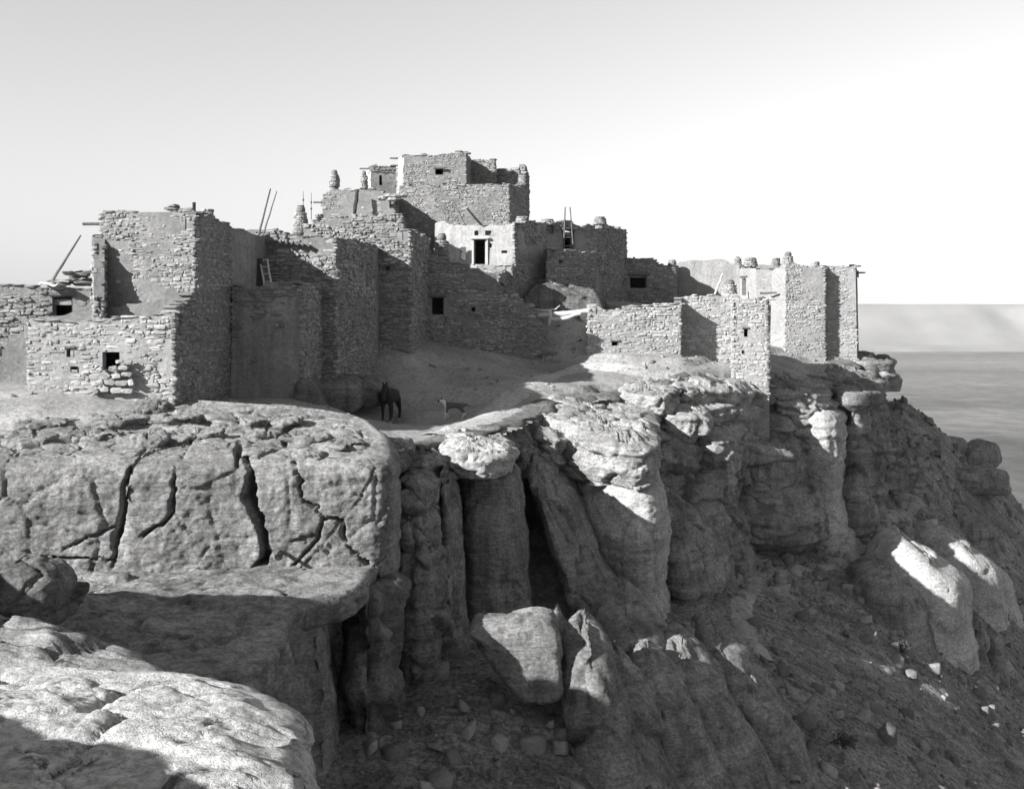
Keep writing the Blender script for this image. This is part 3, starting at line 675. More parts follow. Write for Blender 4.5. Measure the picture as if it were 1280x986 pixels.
# the trodden path that crosses the slope below the far columns
def footpath(pts, surf, width, mat):
    w_ = []
    for a, b in pts:
        Y = on_surface(a, b, surf); w_.append((wx(a, Y), Y))
    w_ = np.array(w_); d = np.concatenate([[0], np.cumsum(np.linalg.norm(np.diff(w_, axis=0), axis=1))]); t = np.arange(0, d[-1], .2)
    p = np.stack([np.interp(t, d, w_[:, 0]), np.interp(t, d, w_[:, 1])], -1)
    k = np.ones(15) / 15; q = np.pad(p, ((7, 7), (0, 0)), mode='edge'); p = np.stack([np.convolve(q[:, c], k, 'valid') for c in (0, 1)], -1)
    tg = np.gradient(p, axis=0); tg /= np.linalg.norm(tg, axis=1, keepdims=True); nr = np.stack([-tg[:, 1], tg[:, 0]], -1)
    wd = width + .25 * width * fbm(t * .4, 0 * t, 0 * t, 2, 3)
    rows = []
    for u in np.linspace(-1, 1, 7):
        x = p[:, 0] + nr[:, 0] * u * wd; y = p[:, 1] + nr[:, 1] * u * wd
        rows.append(np.stack([x, y, surf(x, y) + .1 * (1 - u * u) - .015], -1))
    mesh_obj('footpath', np.array(rows).reshape(-1, 3), grid_faces(len(t), 7), M[mat], smooth=True, kind='structure')
footpath([(1150, 618), (1112, 642), (1086, 682), (1050, 704), (990, 712), (945, 728), (926, 752), (928, 785), (950, 818), (972, 840)], talus_z, .42, 'dirt')
footpath([(540, 548), (580, 532), (625, 508), (660, 485), (690, 468), (730, 458), (780, 456), (820, 460)], ground_z, .6, 'path')


# ------------------------------------------------------------------ masonry stones
def stone_variant(seed):
    """a rough slab: x along the wall, y outward (0 inside the wall, 1 the face), z up; unit size"""
    r = np.random.default_rng(seed)
    c = .13
    ring = np.array([(-.5 + c, -.5), (.5 - c, -.5), (.5, -.5 + c * 1.6), (.5, .5 - c * 1.6), (.5 - c, .5), (-.5 + c, .5), (-.5, .5 - c * 1.6), (-.5, -.5 + c * 1.6)])
    ring = ring + r.uniform(-.07, .07, ring.shape)
    a = np.column_stack([ring[:, 0], np.zeros(8), ring[:, 1]])
    b = np.column_stack([ring[:, 0], .72 + r.uniform(-.12, .12, 8), ring[:, 1]])
    f = np.column_stack([ring[:, 0] * r.uniform(.82, .94), 1 + r.uniform(-.2, .08, 8), ring[:, 1] * r.uniform(.74, .9)])
    m = np.array([[r.uniform(-.1, .1), 1.02, r.uniform(-.1, .1)]])
    v = np.vstack([a, b, f, m])
    fa = []
    for i in range(8):
        j = (i + 1) % 8
        fa += [(i, j, 8 + j), (i, 8 + j, 8 + i), (8 + i, 8 + j, 16 + j), (8 + i, 16 + j, 16 + i), (16 + i, 16 + j, 24)]
    return v, np.array(fa)
NV = 14
VAR = [stone_variant(100 + k) for k in range(NV)]
def stone_simple(seed):
    r = np.random.default_rng(seed)
    ring = np.array([(-.42, -.5), (.44, -.5), (.5, .05), (.42, .5), (-.44, .5), (-.5, -.05)]) + r.uniform(-.07, .07, (6, 2)); n = 6
    a = np.column_stack([ring[:, 0], np.zeros(n), ring[:, 1]]); b = np.column_stack([ring[:, 0], .72 + r.uniform(-.12, .12, n), ring[:, 1]])
    f = np.column_stack([ring[:, 0] * r.uniform(.82, .94), 1 + r.uniform(-.2, .08, n), ring[:, 1] * r.uniform(.74, .9)])
    fa = []
    for i in range(n):
        j = (i + 1) % n
        fa += [(i, j, n + j), (i, n + j, n + i), (n + i, n + j, 2 * n + j), (n + i, 2 * n + j, 2 * n + i)]
    fa += [(2 * n, 2 * n + i, 2 * n + i + 1) for i in range(1, n - 1)]
    return np.vstack([a, b, f]), np.array(fa)
VAR2 = [stone_simple(300 + k) for k in range(NV)]
VMESH = {}
def stone_mesh(k, matname):
    if (k, matname) not in VMESH:
        me = bpy.data.meshes.new('stone')
        me.from_pydata(VAR[k][0].tolist(), [], VAR[k][1].tolist()); me.materials.append(M[matname])
        VMESH[(k, matname)] = me
    return VMESH[(k, matname)]

class Stones:
    """collects stones of one thing; the 300 that show largest become parts, the rest one joined part"""
    def __init__(self): self.l = []
    def add(self, pos, t, n, up, sx, sy, sz, mat, vis=1.0):
        A = np.column_stack([np.array(t) * sx, np.array(n) * sy, np.array(up) * sz])
        self.l.append((sx * sz / max(1., pos[1]) ** 2 * vis, A, np.array(pos, float), mat, random.randrange(NV)))
    def build(self, parent, limit=300, name='stone', rest='masonry', minpx=0):
        self.l.sort(key=lambda e: -e[0])
        off = Matrix.Translation(-Vector(parent.location))
        for k, (sz, A, p, mt, v) in enumerate(self.l[:limit]):
            o = bpy.data.objects.new(name, stone_mesh(v, mt))
            mw = Matrix(((A[0, 0], A[0, 1], A[0, 2], p[0]), (A[1, 0], A[1, 1], A[1, 2], p[1]), (A[2, 0], A[2, 1], A[2, 2], p[2]), (0, 0, 0, 1)))
            COL.objects.link(o); o.parent = parent; o.matrix_parent_inverse = off; o.matrix_basis = mw
        for mt in sorted(set(e[3] for e in self.l[limit:])):
            vs = []; fs = []; n = 0
            for (sz, A, p, m2, v) in self.l[limit:]:
                if m2 != mt: continue
                vv = VAR2[v][0] @ A.T + p
                vs.append(vv); fs.append(VAR2[v][1] + n); n += len(vv)
            mesh_obj(rest, np.vstack(vs), np.vstack(fs), M[mt], parent, kind='stuff')

def rot_about(t, up, n, ang):
    c, s_ = math.cos(ang), math.sin(ang)
    return t * c + up * s_, up * c - t * s_

# ------------------------------------------------------------------ houses
class House:
    def __init__(self, name, label, corners, ztop, zbase, walls=None, drop=.35, body='mud', batter=.006, cat='house', jag=.12, thick=.38, roofmat='roof', seed=0, limit=300, caps=True, group='houses of the mesa village', roof=True, capmat=None):
        self.c = [np.array(c, float) for c in corners]; self.n = len(self.c)
        self.ztop, self.zbase, self.walls, self.seed = ztop, zbase, walls or {}, seed
        self.k = batter; self.thick = thick
        self.cen = sum(self.c) / self.n
        self.root = empty(name, (float(self.cen[0]), float(self.cen[1]), zbase))
        tag(self.root, label, cat, group); self.root['kind'] = 'thing'
        self.follow = True; self.jag = jag; self.drop = drop; self.st = Stones(); self.capmat = capmat
        self.body(body)
        zr = min(min(z for u, z in self.prof(i)) for i in range(self.n)) - drop
        if roof:
            rc = [self.cen + (c - self.cen) * ((1 - self.k * (zr - zbase)) * .955) for c in self.c]
            v = [(c[0], c[1], zr) for c in rc] + [(c[0], c[1], zr - .2) for c in rc]; n = self.n
            fa = [tuple(range(n)), tuple(range(2 * n - 1, n - 1, -1))] + [(i, n + i, n + (i + 1) % n, (i + 1) % n) for i in range(n)]
            mesh_obj('roof', v, fa, M[roofmat], self.root)
        for i in self.walls:
            if self.walls[i].get('stone'): self.lay(i)
            if caps and self.walls[i].get('caps', True): self.caps(i)
        self.st.build(self.root, limit)
    def prof(self, i):
        w_ = self.walls.get(i, {})
        if w_.get('top'): return w_['top']
        if self.follow:      # a wall without a profile of its own joins the tops of its neighbours
            a = self.walls.get((i - 1) % self.n, {}).get('top'); b = self.walls.get((i + 1) % self.n, {}).get('top')
            return [(0, a[-1][1] if a else self.ztop), (1, b[0][1] if b else self.ztop)]
        return [(0, self.ztop), (1, self.ztop)]
    def frame(self, i):
        a = self.c[i]; b = self.c[(i + 1) % self.n]; d = b - a; L = float(np.linalg.norm(d)); t = d / L
        return a, b, L, t, np.array((t[1], -t[0]))
    def top(self, i, u):
        p = self.prof(i); u = np.asarray(u, float)
        a, b, L, t, nn = self.frame(i)
        z = np.interp(u, [q[0] for q in p], [q[1] for q in p])
        s = u * L
        return z + self.jag * (np.round(vnoise(s / .55, s * 0 + self.seed + i * 7.3, s * 0, 3) * 2.2) / 2.2) * .7 + self.jag * .4 * vnoise(s / .16, s * 0 + i, s * 0, 4)
    def pt(self, i, u, z, out=0.):
        a, b, L, t, nn = self.frame(i)
        p = a + (b - a) * u
        p = self.cen + (p - self.cen) * (1 - self.k * (z - self.zbase))
        return np.array((p[0] + nn[0] * out, p[1] + nn[1] * out, z))
    def hit(self, i, px):
        """position along a wall of a column of the picture"""
        a, b, L, t, nn = self.frame(i); k = (px - 640.) / F; d = b - a
        return float((k * a[1] - a[0]) / (d[0] - k * d[1]))
    def rect(self, i, x0, x1, y0, y1):
        u0, u1 = self.hit(i, x0), self.hit(i, x1); Y = self.pt(i, (u0 + u1) / 2, self.zbase)[1]
        return (u0, u1, wz(y1, Y), wz(y0, Y))
    def openings(self, i): return [self.rect(i, *o[:4]) for o in self.walls.get(i, {}).get('open', [])]
    def body(self, mname):
        mats = [M[mname]]; V = []; Fq = []; mi = []
        for i in range(self.n):
            w_ = self.walls.get(i, {})
            mm = M[w_.get('mat', mname)]
            if mm not in mats: mats.append(mm)
            k = mats.index(mm)
            a, b, L, t, nn = self.frame(i)
            op = self.openings(i)
            us = list(np.linspace(0, 1, max(2, int(L / .28) + 1))); zs = list(np.arange(self.zbase, max(z for u, z in self.prof(i)) + self.jag + .5, .3))
            for (u0, u1, z0, z1) in op:
                us = [u for u in us if not (u0 - .02 < u < u1 + .02)] + [u0, u1]; zs = [z for z in zs if not (abs(z - z0) < .1 or abs(z - z1) < .1)] + [z0, z1]
            us = np.array(sorted(us)); zs = np.array(sorted(zs))
            tp = self.top(i, us)
            base = len(V); nu = len(us)
            amp = .05 * np.minimum(1, np.minimum(us, 1 - us) * L / .4)
            for z in zs:
                zc = np.minimum(z, tp)
                for j, u in enumerate(us):
                    p = self.pt(i, u, float(zc[j]))
                    V.append(p)
            P = np.array(V[base:])
            dn = fbm(P[:, 0] * .8, P[:, 1] * .8, P[:, 2] * .8, 3, 13) * np.tile(amp, len(zs))
            for q in range(len(P)): V[base + q] = P[q] + np.array((nn[0] * dn[q], nn[1] * dn[q], 0))
            def inside(u, z): return any(u0 < u < u1 and z0 < z < z1 for (u0, u1, z0, z1) in op)
            for r in range(len(zs) - 1):
                for j in range(nu - 1):
                    if zs[r] >= tp[j] and zs[r] >= tp[j + 1]: continue
                    if inside((us[j] + us[j + 1]) / 2, (zs[r] + zs[r + 1]) / 2): continue
                    q = base + r * nu + j
                    Fq.append((q, q + 1, q + 1 + nu, q + nu)); mi.append(k)
            # top and inner side of the parapet
            b2 = len(V)
            for j, u in enumerate(us):
                V.append(V[base + (len(zs) - 1) * nu + j])
                V.append(self.pt(i, u, float(tp[j]), -self.thick)); V.append(self.pt(i, u, float(tp[j]) - self.drop - .12, -self.thick))
            for j in range(nu - 1):
                q = b2 + 3 * j
                Fq.append((q, q + 3, q + 4, q + 1)); Fq.append((q + 1, q + 4, q + 5, q + 2)); mi += [k, k]
            for (u0, u1, z0, z1) in op:
                b3 = len(V)
                for (u, z) in ((u0, z0), (u1, z0), (u1, z1), (u0, z1)):
                    V.append(self.pt(i, u, z, .02)); V.append(self.pt(i, u, z, -self.thick))
                for e in range(4):
                    f_ = (e + 1) % 4
                    Fq.append((b3 + 2 * e, b3 + 2 * f_, b3 + 2 * f_ + 1, b3 + 2 * e + 1)); mi.append(k)
        o = mesh_obj('wall', np.array(V), Fq, mats[0], self.root)
        for m_ in mats[1:]: o.data.materials.append(m_)
        if len(mi) == len(o.data.polygons): o.data.polygons.foreach_set('material_index', mi)
    def lay(self, i):
        w_ = self.walls[i]; mt = w_['stone']; sz = w_.get('size', 1.0) * .86; cover = w_.get('cover', 1.0)
        a, b, L, t2, n2 = self.frame(i)
        t = np.array((t2[0], t2[1], 0.)); nn = np.array((n2[0], n2[1], 0.)); up = np.array((0., 0, 1))
        op = [(u0 * L - .05, u1 * L + .05, z0 - .03, z1 + .03) for (u0, u1, z0, z1) in self.openings(i)]
        zlo = max(self.zbase, w_.get('zmin', -99)); zhi = max(z for u, z in self.prof(i)) + self.jag
        z = zlo
        vis = abs(n2[1]) * .7 + .3
        cell = []
        while z < zhi:
            h = random.choice((.06, .08, .1, .12, .15, .18)) * random.uniform(.85, 1.15) * sz
            s = random.uniform(-.12, 0)
            while s < L:
                l = min(.62, random.lognormvariate(math.log(.25), .5)) * sz
                hh = h * random.uniform(.6, 1.12)
                cell.append((s + l / 2, z + h / 2 + .035 * random.uniform(-1, 1), l, hh))
                s += l + random.uniform(.0, .03)
            z += h
        if not cell: return
        cs = np.array(cell)
        cs[:, 1] += .1 * fbm(cs[:, 0] * .5, cs[:, 1] * .5, 0 * cs[:, 0] + i, 2, 33)
        tops = self.top(i, np.clip(cs[:, 0] / L, 0, 1))
        pl = fbm(cs[:, 0] * .4 + 5 * i, cs[:, 1] * .55, 0 * cs[:, 0] + self.seed, 3, 37)
        thr = w_.get('cover', 1.0) * 1.4 - .7
        gx = self.c[i][0] + t2[0] * cs[:, 0]; gy = self.c[i][1] + t2[1] * cs[:, 0]
        gz = ground_z(gx, gy) if w_.get('ground', True) else np.full(len(cs), -99.)
        for (s, z, l, h), tp, p_, g in zip(cs, tops, pl, gz):
            if z + h * .4 > tp + .03 or z < g - .25: continue
            if s + l * .35 > L + .1 or s - l * .35 < -.1: continue
            if any(s0 < s + l * .42 and s - l * .42 < s1 and z0 < z + h * .4 and z - h * .4 < z1 for (s0, s1, z0, z1) in op): continue
            if cover < 1 and p_ > thr:
                if random.random() < .9: continue
                d = random.uniform(.0, .02)
            else:
                d = random.choice((.01, .025, .04, .06, .09)) * random.uniform(.7, 1.3) * w_.get('relief', .45 if (mt == 'stone_sunlit' or self.seed in (1, 18, 19, 20)) else 1.0)
            p = self.pt(i, s / L, z, -.1)
            tt, uu = rot_about(t, up, nn, random.gauss(0, .07))
            nj = nn + t * random.gauss(0, .06) + up * random.gauss(0, .06)
            self.st.add(p, tt, nj, uu, max(.06, l), .1 + d, max(.04, h), mt, vis)
    def caps(self, i):
        w_ = self.walls[i]; mt = self.capmat or w_.get('stone') or 'stone'
        a, b, L, t2, n2 = self.frame(i)
        t = np.array((t2[0], t2[1], 0.)); nn = np.array((n2[0], n2[1], 0.)); up = np.array((0., 0, 1))
        s = random.uniform(0, .3)
        while s < L:
            l = random.uniform(.25, .6); h = random.uniform(.05, .12)
            if random.random() < w_.get('capfill', .75):
                z = float(self.top(i, min(1, (s + l / 2) / L)))
                lay = 1 if random.random() < .8 else 2
                for q in range(lay):
                    p = self.pt(i, (s + l / 2) / L, z + h / 2 - .03 + q * h * .9, -self.thick - .03)
                    tt, uu = rot_about(t, up, nn, random.gauss(0, .06))
                    self.st.add(p, tt, nn, uu, l * (1 - .25 * q), self.thick + random.uniform(.02, .12), h, mt)
            s += l + random.uniform(0, .1)
    def up(self): return self.root

S = lambda **k: dict(stone='stone', **k)
def X(px, Y): return (wx(px, Y), Y)
ZB = -5.0

# --- left group
A = House('tower_house', 'tall stone tower house at far left with sunlit front and a post on its roof',
          [X(118, 39.5), X(244, 39.0), X(291, 43.2), X(322, 44.4), (-9.95, 48.5), (-15.2, 48.5)], 3.5, ZB,
          {0: S(top=[(0, 3.45), (.3, 3.62), (.35, 3.5), (.8, 3.62), (1, 3.45)], cover=.66, size=.9, zmin=-1.5), 1: S(cover=.85, top=[(0, 3.45), (.3, 3.5), (1, 3.25)]),
           2: dict(mat='plaster', top=[(0, 3.25), (.6, 3.2), (1, 3.05)], capfill=.6)}, seed=1)
AN = House('low_annex', 'low sunlit stone annex with two small square windows and a broken hole',
           [X(34, 36.4), X(221, 36.6), (-11.0, 39.3), X(34, 39.6)], -.3, ZB,
           {0: dict(stone='stone_sunlit', top=[(0, -.3), (.45, -.42), (.5, -.28), (.85, -.2), (.9, 0.0), (1, .05)], cover=.8, size=1.05, mat='mud_sunlit', open=[(82, 91, 436, 446), (87, 96, 458, 465), (128, 150, 440, 462)]),
            1: S(top=[(0, .05), (1, .6)], cover=.9)}, seed=2, drop=.5)
A3 = House('back_room', 'low mud-plastered room with a dark arched doorway at the left edge',
           [X(-30, 39.8), X(131, 39.9), X(133, 45), X(-30, 45)], .85, ZB,
           {0: S(top=[(0, .95), (.35, .95), (.45, .8), (1, .85)], cover=.4, open=[(66, 91, 369, 410)])}, seed=3, jag=.08)
B = House('lower_room', 'lower plastered room in shade with a ladder on its flat roof',
          [X(287, 42.9), X(379, 42.6), (-7.75, 46.2), (-10.4, 46.2)], 1.05, ZB,
          {0: S(top=[(0, 1.0), (.4, .98), (.45, 1.12), (1, 1.1)], cover=.52, mat='plaster'), 1: S(cover=1)}, seed=4, jag=.08, drop=.2, batter=.01)
Cc = House('corner_house', 'stone house with a sharp shaded corner standing on two boulders',
           [X(316, 46.2), X(420, 45.8), X(470, 50.8), (-6.1, 58), (-10.4, 58)], 3.05, ZB,
           {0: S(top=[(0, 3.3), (.35, 3.2), (1, 3.02)], cover=.85, size=1.1, capfill=.9), 1: S(cover=.97, top=[(0, 3.02), (.5, 3.1), (1, 3.0)], size=.9)}, seed=5, jag=.08, batter=.004)
D = House('narrow_house', 'narrow stone house with pale sunlit top left of the window wall',
          [X(440, 52.4), X(514, 52.0), (-4.2, 58), (-7.5, 58)], 3.7, ZB,
          {0: S(cover=.95, size=1.1, top=[(0, 3.55), (.3, 3.7), (.7, 3.65), (1, 3.8)], open=[(482, 487, 333, 338)]), 1: S()}, seed=6, batter=.004)
E = House('window_house', 'long shaded stone house with one dark square window facing the court',
          [X(508, 56.6), X(626, 57.6), (.1, 63), (-5.3, 63)], 2.7, ZB,
          {0: S(top=[(0, 2.9), (.3, 2.9), (.35, 2.75), (.62, 2.55), (.7, 2.2), (1, 1.95)], cover=.62, open=[(539, 554, 371, 393), (590, 595, 384, 388), (531, 534, 390, 393)]), 1: S(top=[(0, 1.95), (1, 2.3)])}, seed=7, drop=.15)
E2 = House('garden_wall', 'stepped stone wall running down from the window house to the gate',
           [X(624, 57.7), X(681, 58.8), X(682, 59.5), X(624, 58.5)], 1.5, ZB,
           {0: S(top=[(0, 1.5), (.1, 1.4), (.2, 1.0), (.45, .85), (.5, .45), (.75, .15), (.8, -.3), (1, -.4)], cover=.85), 1: S(top=[(0, -.4), (1, -.4)])}, seed=8, cat='wall', roof=False, group='walls of the mesa village', thick=.3)
FS = House('door_landing', 'small pale landing of stones below the whitewashed doorway',
           [X(596, 60.8), X(641, 60.6), (.15, 63), (-1.8, 63)], 2.55, -1,
           {0: dict(stone='stone_sunlit', mat='mud_sunlit', cover=.45, ground=False), 1: S(ground=False)}, seed=9, cat='landing', group='houses of the mesa village', jag=.1)
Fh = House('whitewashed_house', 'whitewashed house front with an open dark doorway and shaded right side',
           [X(541, 63.6), X(644, 63.0), X(686, 66.6), X(680, 73), X(541, 73)], 5.05, -1,
           {0: dict(mat='white', top=[(0, 5.05), (.12, 5.2), (.14, 4.95), (.9, 4.9), (1, 5.0)], open=[(592, 608, 299, 330), (592, 597, 287, 292), (606, 616, 288, 294), (611, 614, 304, 309), (627, 634, 313, 316)], capfill=.5),
            1: S(cover=.45, mat='plaster', ground=False, top=[(0, 5.0), (1, 5.3)])}, seed=10, jag=.08)
G2 = House('lower_terrace', 'low shaded stone terrace on boulders below the ladder doorway',
           [X(684, 64.4), X(742, 66.9), X(744, 69), X(684, 69)], 3.6, -1,
           {0: S(cover=.8, ground=False, zmin=.6, open=[(698, 703, 325, 329)]), 1: S(ground=False)}, seed=11, limit=200)
G = House('ladder_house', 'shaded house with a tall dark doorway and two ladder poles',
          [X(682, 66.6), X(749, 69.4), X(785, 73.5), X(780, 80), X(682, 80)], 5.35, -1,
          {0: S(cover=.5, mat='plaster', ground=False, top=[(0, 5.2), (.3, 5.5), (.6, 5.3), (1, 5.45)], open=[(704, 717, 287, 312)]), 1: S(cover=.8, ground=False, zmin=0, top=[(0, 5.45), (1, 5.35)])}, seed=12)
K = House('open_fronted_house', 'low stone house with a wide dark opening right of the ladder house',
          [X(780, 73), X(846, 73.5), X(850, 80), X(780, 80)], 3.3, -2,
          {0: S(cover=.6, ground=False, zmin=0, top=[(0, 3.45), (.62, 3.45), (.66, 3.1), (1, 2.8)], open=[(787, 808, 344, 360)])}, seed=13, limit=150)
Mh = House('plastered_house', 'smooth mud-plastered house with a curved parapet and white doorway',
           [X(833, 79), X(925, 77.5), X(946, 75), X(976, 74.6), X(980, 83), X(833, 86)], 3.5, -2,
           {0: dict(mat='plaster', top=[(0, 2.9), (.1, 3.4), (.25, 3.6), (.8, 3.65), (.85, 3.4), (1, 3.2)], capfill=.2), 1: dict(mat='mud_sunlit', top=[(0, 3.0), (1, 2.9)], open=[(928, 933, 347, 369)], capfill=.2),
            2: dict(mat='mud_sunlit', stone='stone_sunlit', cover=.35, ground=False, zmin=0, top=[(0, 2.85), (1, 2.9)])}, seed=14, jag=.06, limit=100)
Nh = House('end_house', 'tall stone house at the far right end of the village beside the cliff edge',
           [X(962, 71.3), X(981, 70.8), X(1032, 71.0), X(1032.5, 71.75), X(1072, 71.6), X(1074, 79), X(962, 79)], 2.95, ZB,
           {0: dict(mat='mud_sunlit', top=[(0, 2.7), (1, 3.0)], capfill=.5), 1: dict(stone='stone_sunlit', mat='mud_sunlit', cover=.72, top=[(0, 3.1), (.3, 3.0), (1, 2.85)]), 2: S(top=[(0, 2.85), (1, 2.9)]),
            3: dict(stone='stone_sunlit', mat='mud_sunlit', cover=.72, top=[(0, 2.9), (1, 3.0)])}, seed=15)
Lh = House('forecourt_house', 'low bright stone house in front, sunlit, with two small windows and a buttress',
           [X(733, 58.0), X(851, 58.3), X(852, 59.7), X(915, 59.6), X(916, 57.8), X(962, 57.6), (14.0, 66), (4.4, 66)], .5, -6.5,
           {0: dict(stone='stone_sunlit', mat='mud_sunlit', cover=.97, size=1.15, top=[(0, .25), (.12, .3), (.14, .1), (.4, .15), (.45, .35), (1, .4)], open=[(763, 771, 427, 432)]), 1: S(top=[(0, .4), (1, .75)]),
            2: dict(stone='stone_sunlit', mat='mud_sunlit', cover=.7, size=1.1, top=[(0, .8), (.5, .85), (1, .8)]), 3: dict(stone='stone_sunlit', mat='mud_sunlit', top=[(0, .8), (1, .75)]),
            4: dict(stone='stone_sunlit', mat='mud_sunlit', cover=.95, size=1.15, top=[(0, .75), (1, .7)], open=[(931, 936, 411, 421), (928, 931, 438, 442)]), 5: S(), 7: dict(stone='stone_sunlit', mat='mud_sunlit', top=[(0, .3), (1, .25)])}, seed=16, drop=.25, batter=.003)
# --- upper tiers
Pt = House('roof_terrace', 'stone terrace with a parapet below the topmost houses',
           [X(366, 61.5), X(506, 61.0), X(510, 70), X(366, 70)], 5.15, -2,
           {0: S(cover=.75, ground=False, zmin=3.0, top=[(0, 4.9), (.15, 4.7), (.3, 5.2), (1, 5.3)]), 1: S(ground=False, zmin=2)}, seed=17, limit=150)
T1a = House('upper_house', 'broad upper house with a tall dark post leaning on its wall',
            [X(401, 69.6), X(497, 68.8), X(503, 75), X(401, 76)], 7.5, -2,
            {0: S(cover=.5, ground=False, zmin=5, top=[(0, 7.3), (.1, 7.6), (.6, 7.6), (.75, 7.5), (1, 6.9)]), 1: S(ground=False, zmin=5, top=[(0, 6.9), (1, 7.8)])}, seed=18, limit=220)
T1b = House('upper_middle_house', 'upper stone house in half shade under the topmost room',
            [X(494, 72.8), X(540, 72.4), X(640, 72.0), X(664, 77), X(660, 82), X(494, 82)], 8.2, -2,
            {0: S(cover=.8, ground=False, zmin=5), 1: S(cover=.85, ground=False, zmin=5, top=[(0, 8.1), (.5, 8.2), (1, 8.15)]), 2: S(ground=False, zmin=4, top=[(0, 8.15), (1, 8.6)])}, seed=19, limit=260)
T2 = House('topmost_house', 'topmost stone room of the village with one small window',
           [X(495, 75.5), X(503, 74.5), X(585, 74.2), X(592, 77), X(588, 82), X(495, 82)], 10.4, 2,
           {0: dict(mat='white', capfill=.3), 1: S(cover=.7, ground=False, zmin=7.5, top=[(0, 10.4), (.6, 10.4), (.8, 10.6), (1, 10.5)], open=[(544, 554, 211, 218)]), 2: S(ground=False, zmin=7, top=[(0, 10.5), (1, 10.4)])}, seed=20, limit=200)
T2b = House('topmost_side_room', 'small recessed room between the topmost house and its right block',
            [X(588, 76.8), X(619, 76.4), X(621, 80), X(588, 80)], 10.2, 2,
            {0: S(cover=.9, ground=False, zmin=7.5, top=[(0, 10.45), (1, 10.3)]), 1: S(ground=False, zmin=7.5)}, seed=21, limit=80)
T2c = House('topmost_right_block', 'dark stone block at the right end of the topmost tier',
            [X(619, 78), X(657, 77.2), X(662, 83), X(619, 84)], 10.0, 2,
            {0: S(cover=.9, ground=False, zmin=7.5, top=[(0, 9.9), (.3, 9.9), (1, 10.1)]), 1: S(ground=False, zmin=7.0)}, seed=22, limit=80)
T3 = House('topmost_left_room', 'small room with a pale side left of the topmost house',
           [X(456, 78), X(463, 77), X(496, 77.2), X(496, 82), X(456, 82)], 9.9, 2,
           {0: dict(mat='white', capfill=.3, top=[(0, 10.0), (1, 10.0)]), 1: S(cover=.8, ground=False, zmin=8, top=[(0, 10.0), (1, 10.0)], open=[(474, 477, 219, 231)])}, seed=23, limit=80)

# ------------------------------------------------------------------ parts of houses
def tube(name, pts, radii, mat, parent=None, sides=8, wob=.12, seed=0):
    """a tapering, slightly crooked pole through points"""
    pts = np.array(pts, float); r_ = np.random.default_rng(seed)
    d = np.concatenate([[0], np.cumsum(np.linalg.norm(np.diff(pts, axis=0), axis=1))]); n = max(4, int(d[-1] / .25))
    t = np.linspace(0, d[-1], n); P = np.stack([np.interp(t, d, pts[:, k]) for k in range(3)], -1); R = np.interp(t, d, radii)
    P[1:-1] += r_.normal(0, 1, (n - 2, 3)) * R[1:-1, None] * wob
    ax = P[-1] - P[0]; ax /= np.linalg.norm(ax); u = np.cross(ax, (0.3, 1, .2)); u /= np.linalg.norm(u); w_ = np.cross(ax, u)
    V = []
    for p, r in zip(P, R):
        for k in range(sides):
            a = 2 * math.pi * k / sides; rr = r * r_.uniform(.86, 1.1)
            V.append(p + (u * math.cos(a) + w_ * math.sin(a)) * rr)
    fa = [tuple(q) for q in grid_faces(sides, n, True)] + [tuple(range(sides - 1, -1, -1)), tuple(range((n - 1) * sides, n * sides))]
    return mesh_obj(name, V, fa, mat, parent)

def lathe(name, c, prof, mat, parent=None, sides=18, rough=.0, seed=0):
    V = []; r_ = np.random.default_rng(seed)
    for (r, z) in prof:
        for k in range(sides):
            a = 2 * math.pi * k / sides
            rr = r * (1 + rough * r_.uniform(-1, 1)); V.append((c[0] + rr * math.cos(a), c[1] + rr * math.sin(a), c[2] + z + rough * .1 * r_.uniform(-1, 1)))
    fa = [tuple(q) for q in grid_faces(sides, len(prof), True)] + [tuple(range(sides - 1, -1, -1))]
    return mesh_obj(name, V, fa, mat, parent)

def slab_box(name, c, sx, sy, sz, mat, parent=None, rz=0, seed=0, rx=0):
    """rough-edged plank or slab with bevelled, uneven edges"""
    r_ = np.random.default_rng(seed + 5)
    bm = bmesh.new(); bmesh.ops.create_cube(bm, size=1)
    for v in bm.verts: v.co = Vector((v.co.x * sx, v.co.y * sy, v.co.z * sz))
    bmesh.ops.bevel(bm, geom=bm.edges[:], offset=min(sx, sy, sz) * .16, segments=2, affect='EDGES')
    for v in bm.verts: v.co += Vector(r_.normal(0, min(sx, sy, sz) * .04, 3))
    me = bpy.data.meshes.new(name); bm.transform(Matrix.Translation(Vector(c)) @ Matrix.Rotation(rz, 4, 'Z') @ Matrix.Rotation(rx, 4, 'X')); bm.to_mesh(me); bm.free()
    me.materials.append(mat); o = bpy.data.objects.new(name, me); COL.objects.link(o)
    if parent: attach(o, parent)
    return o

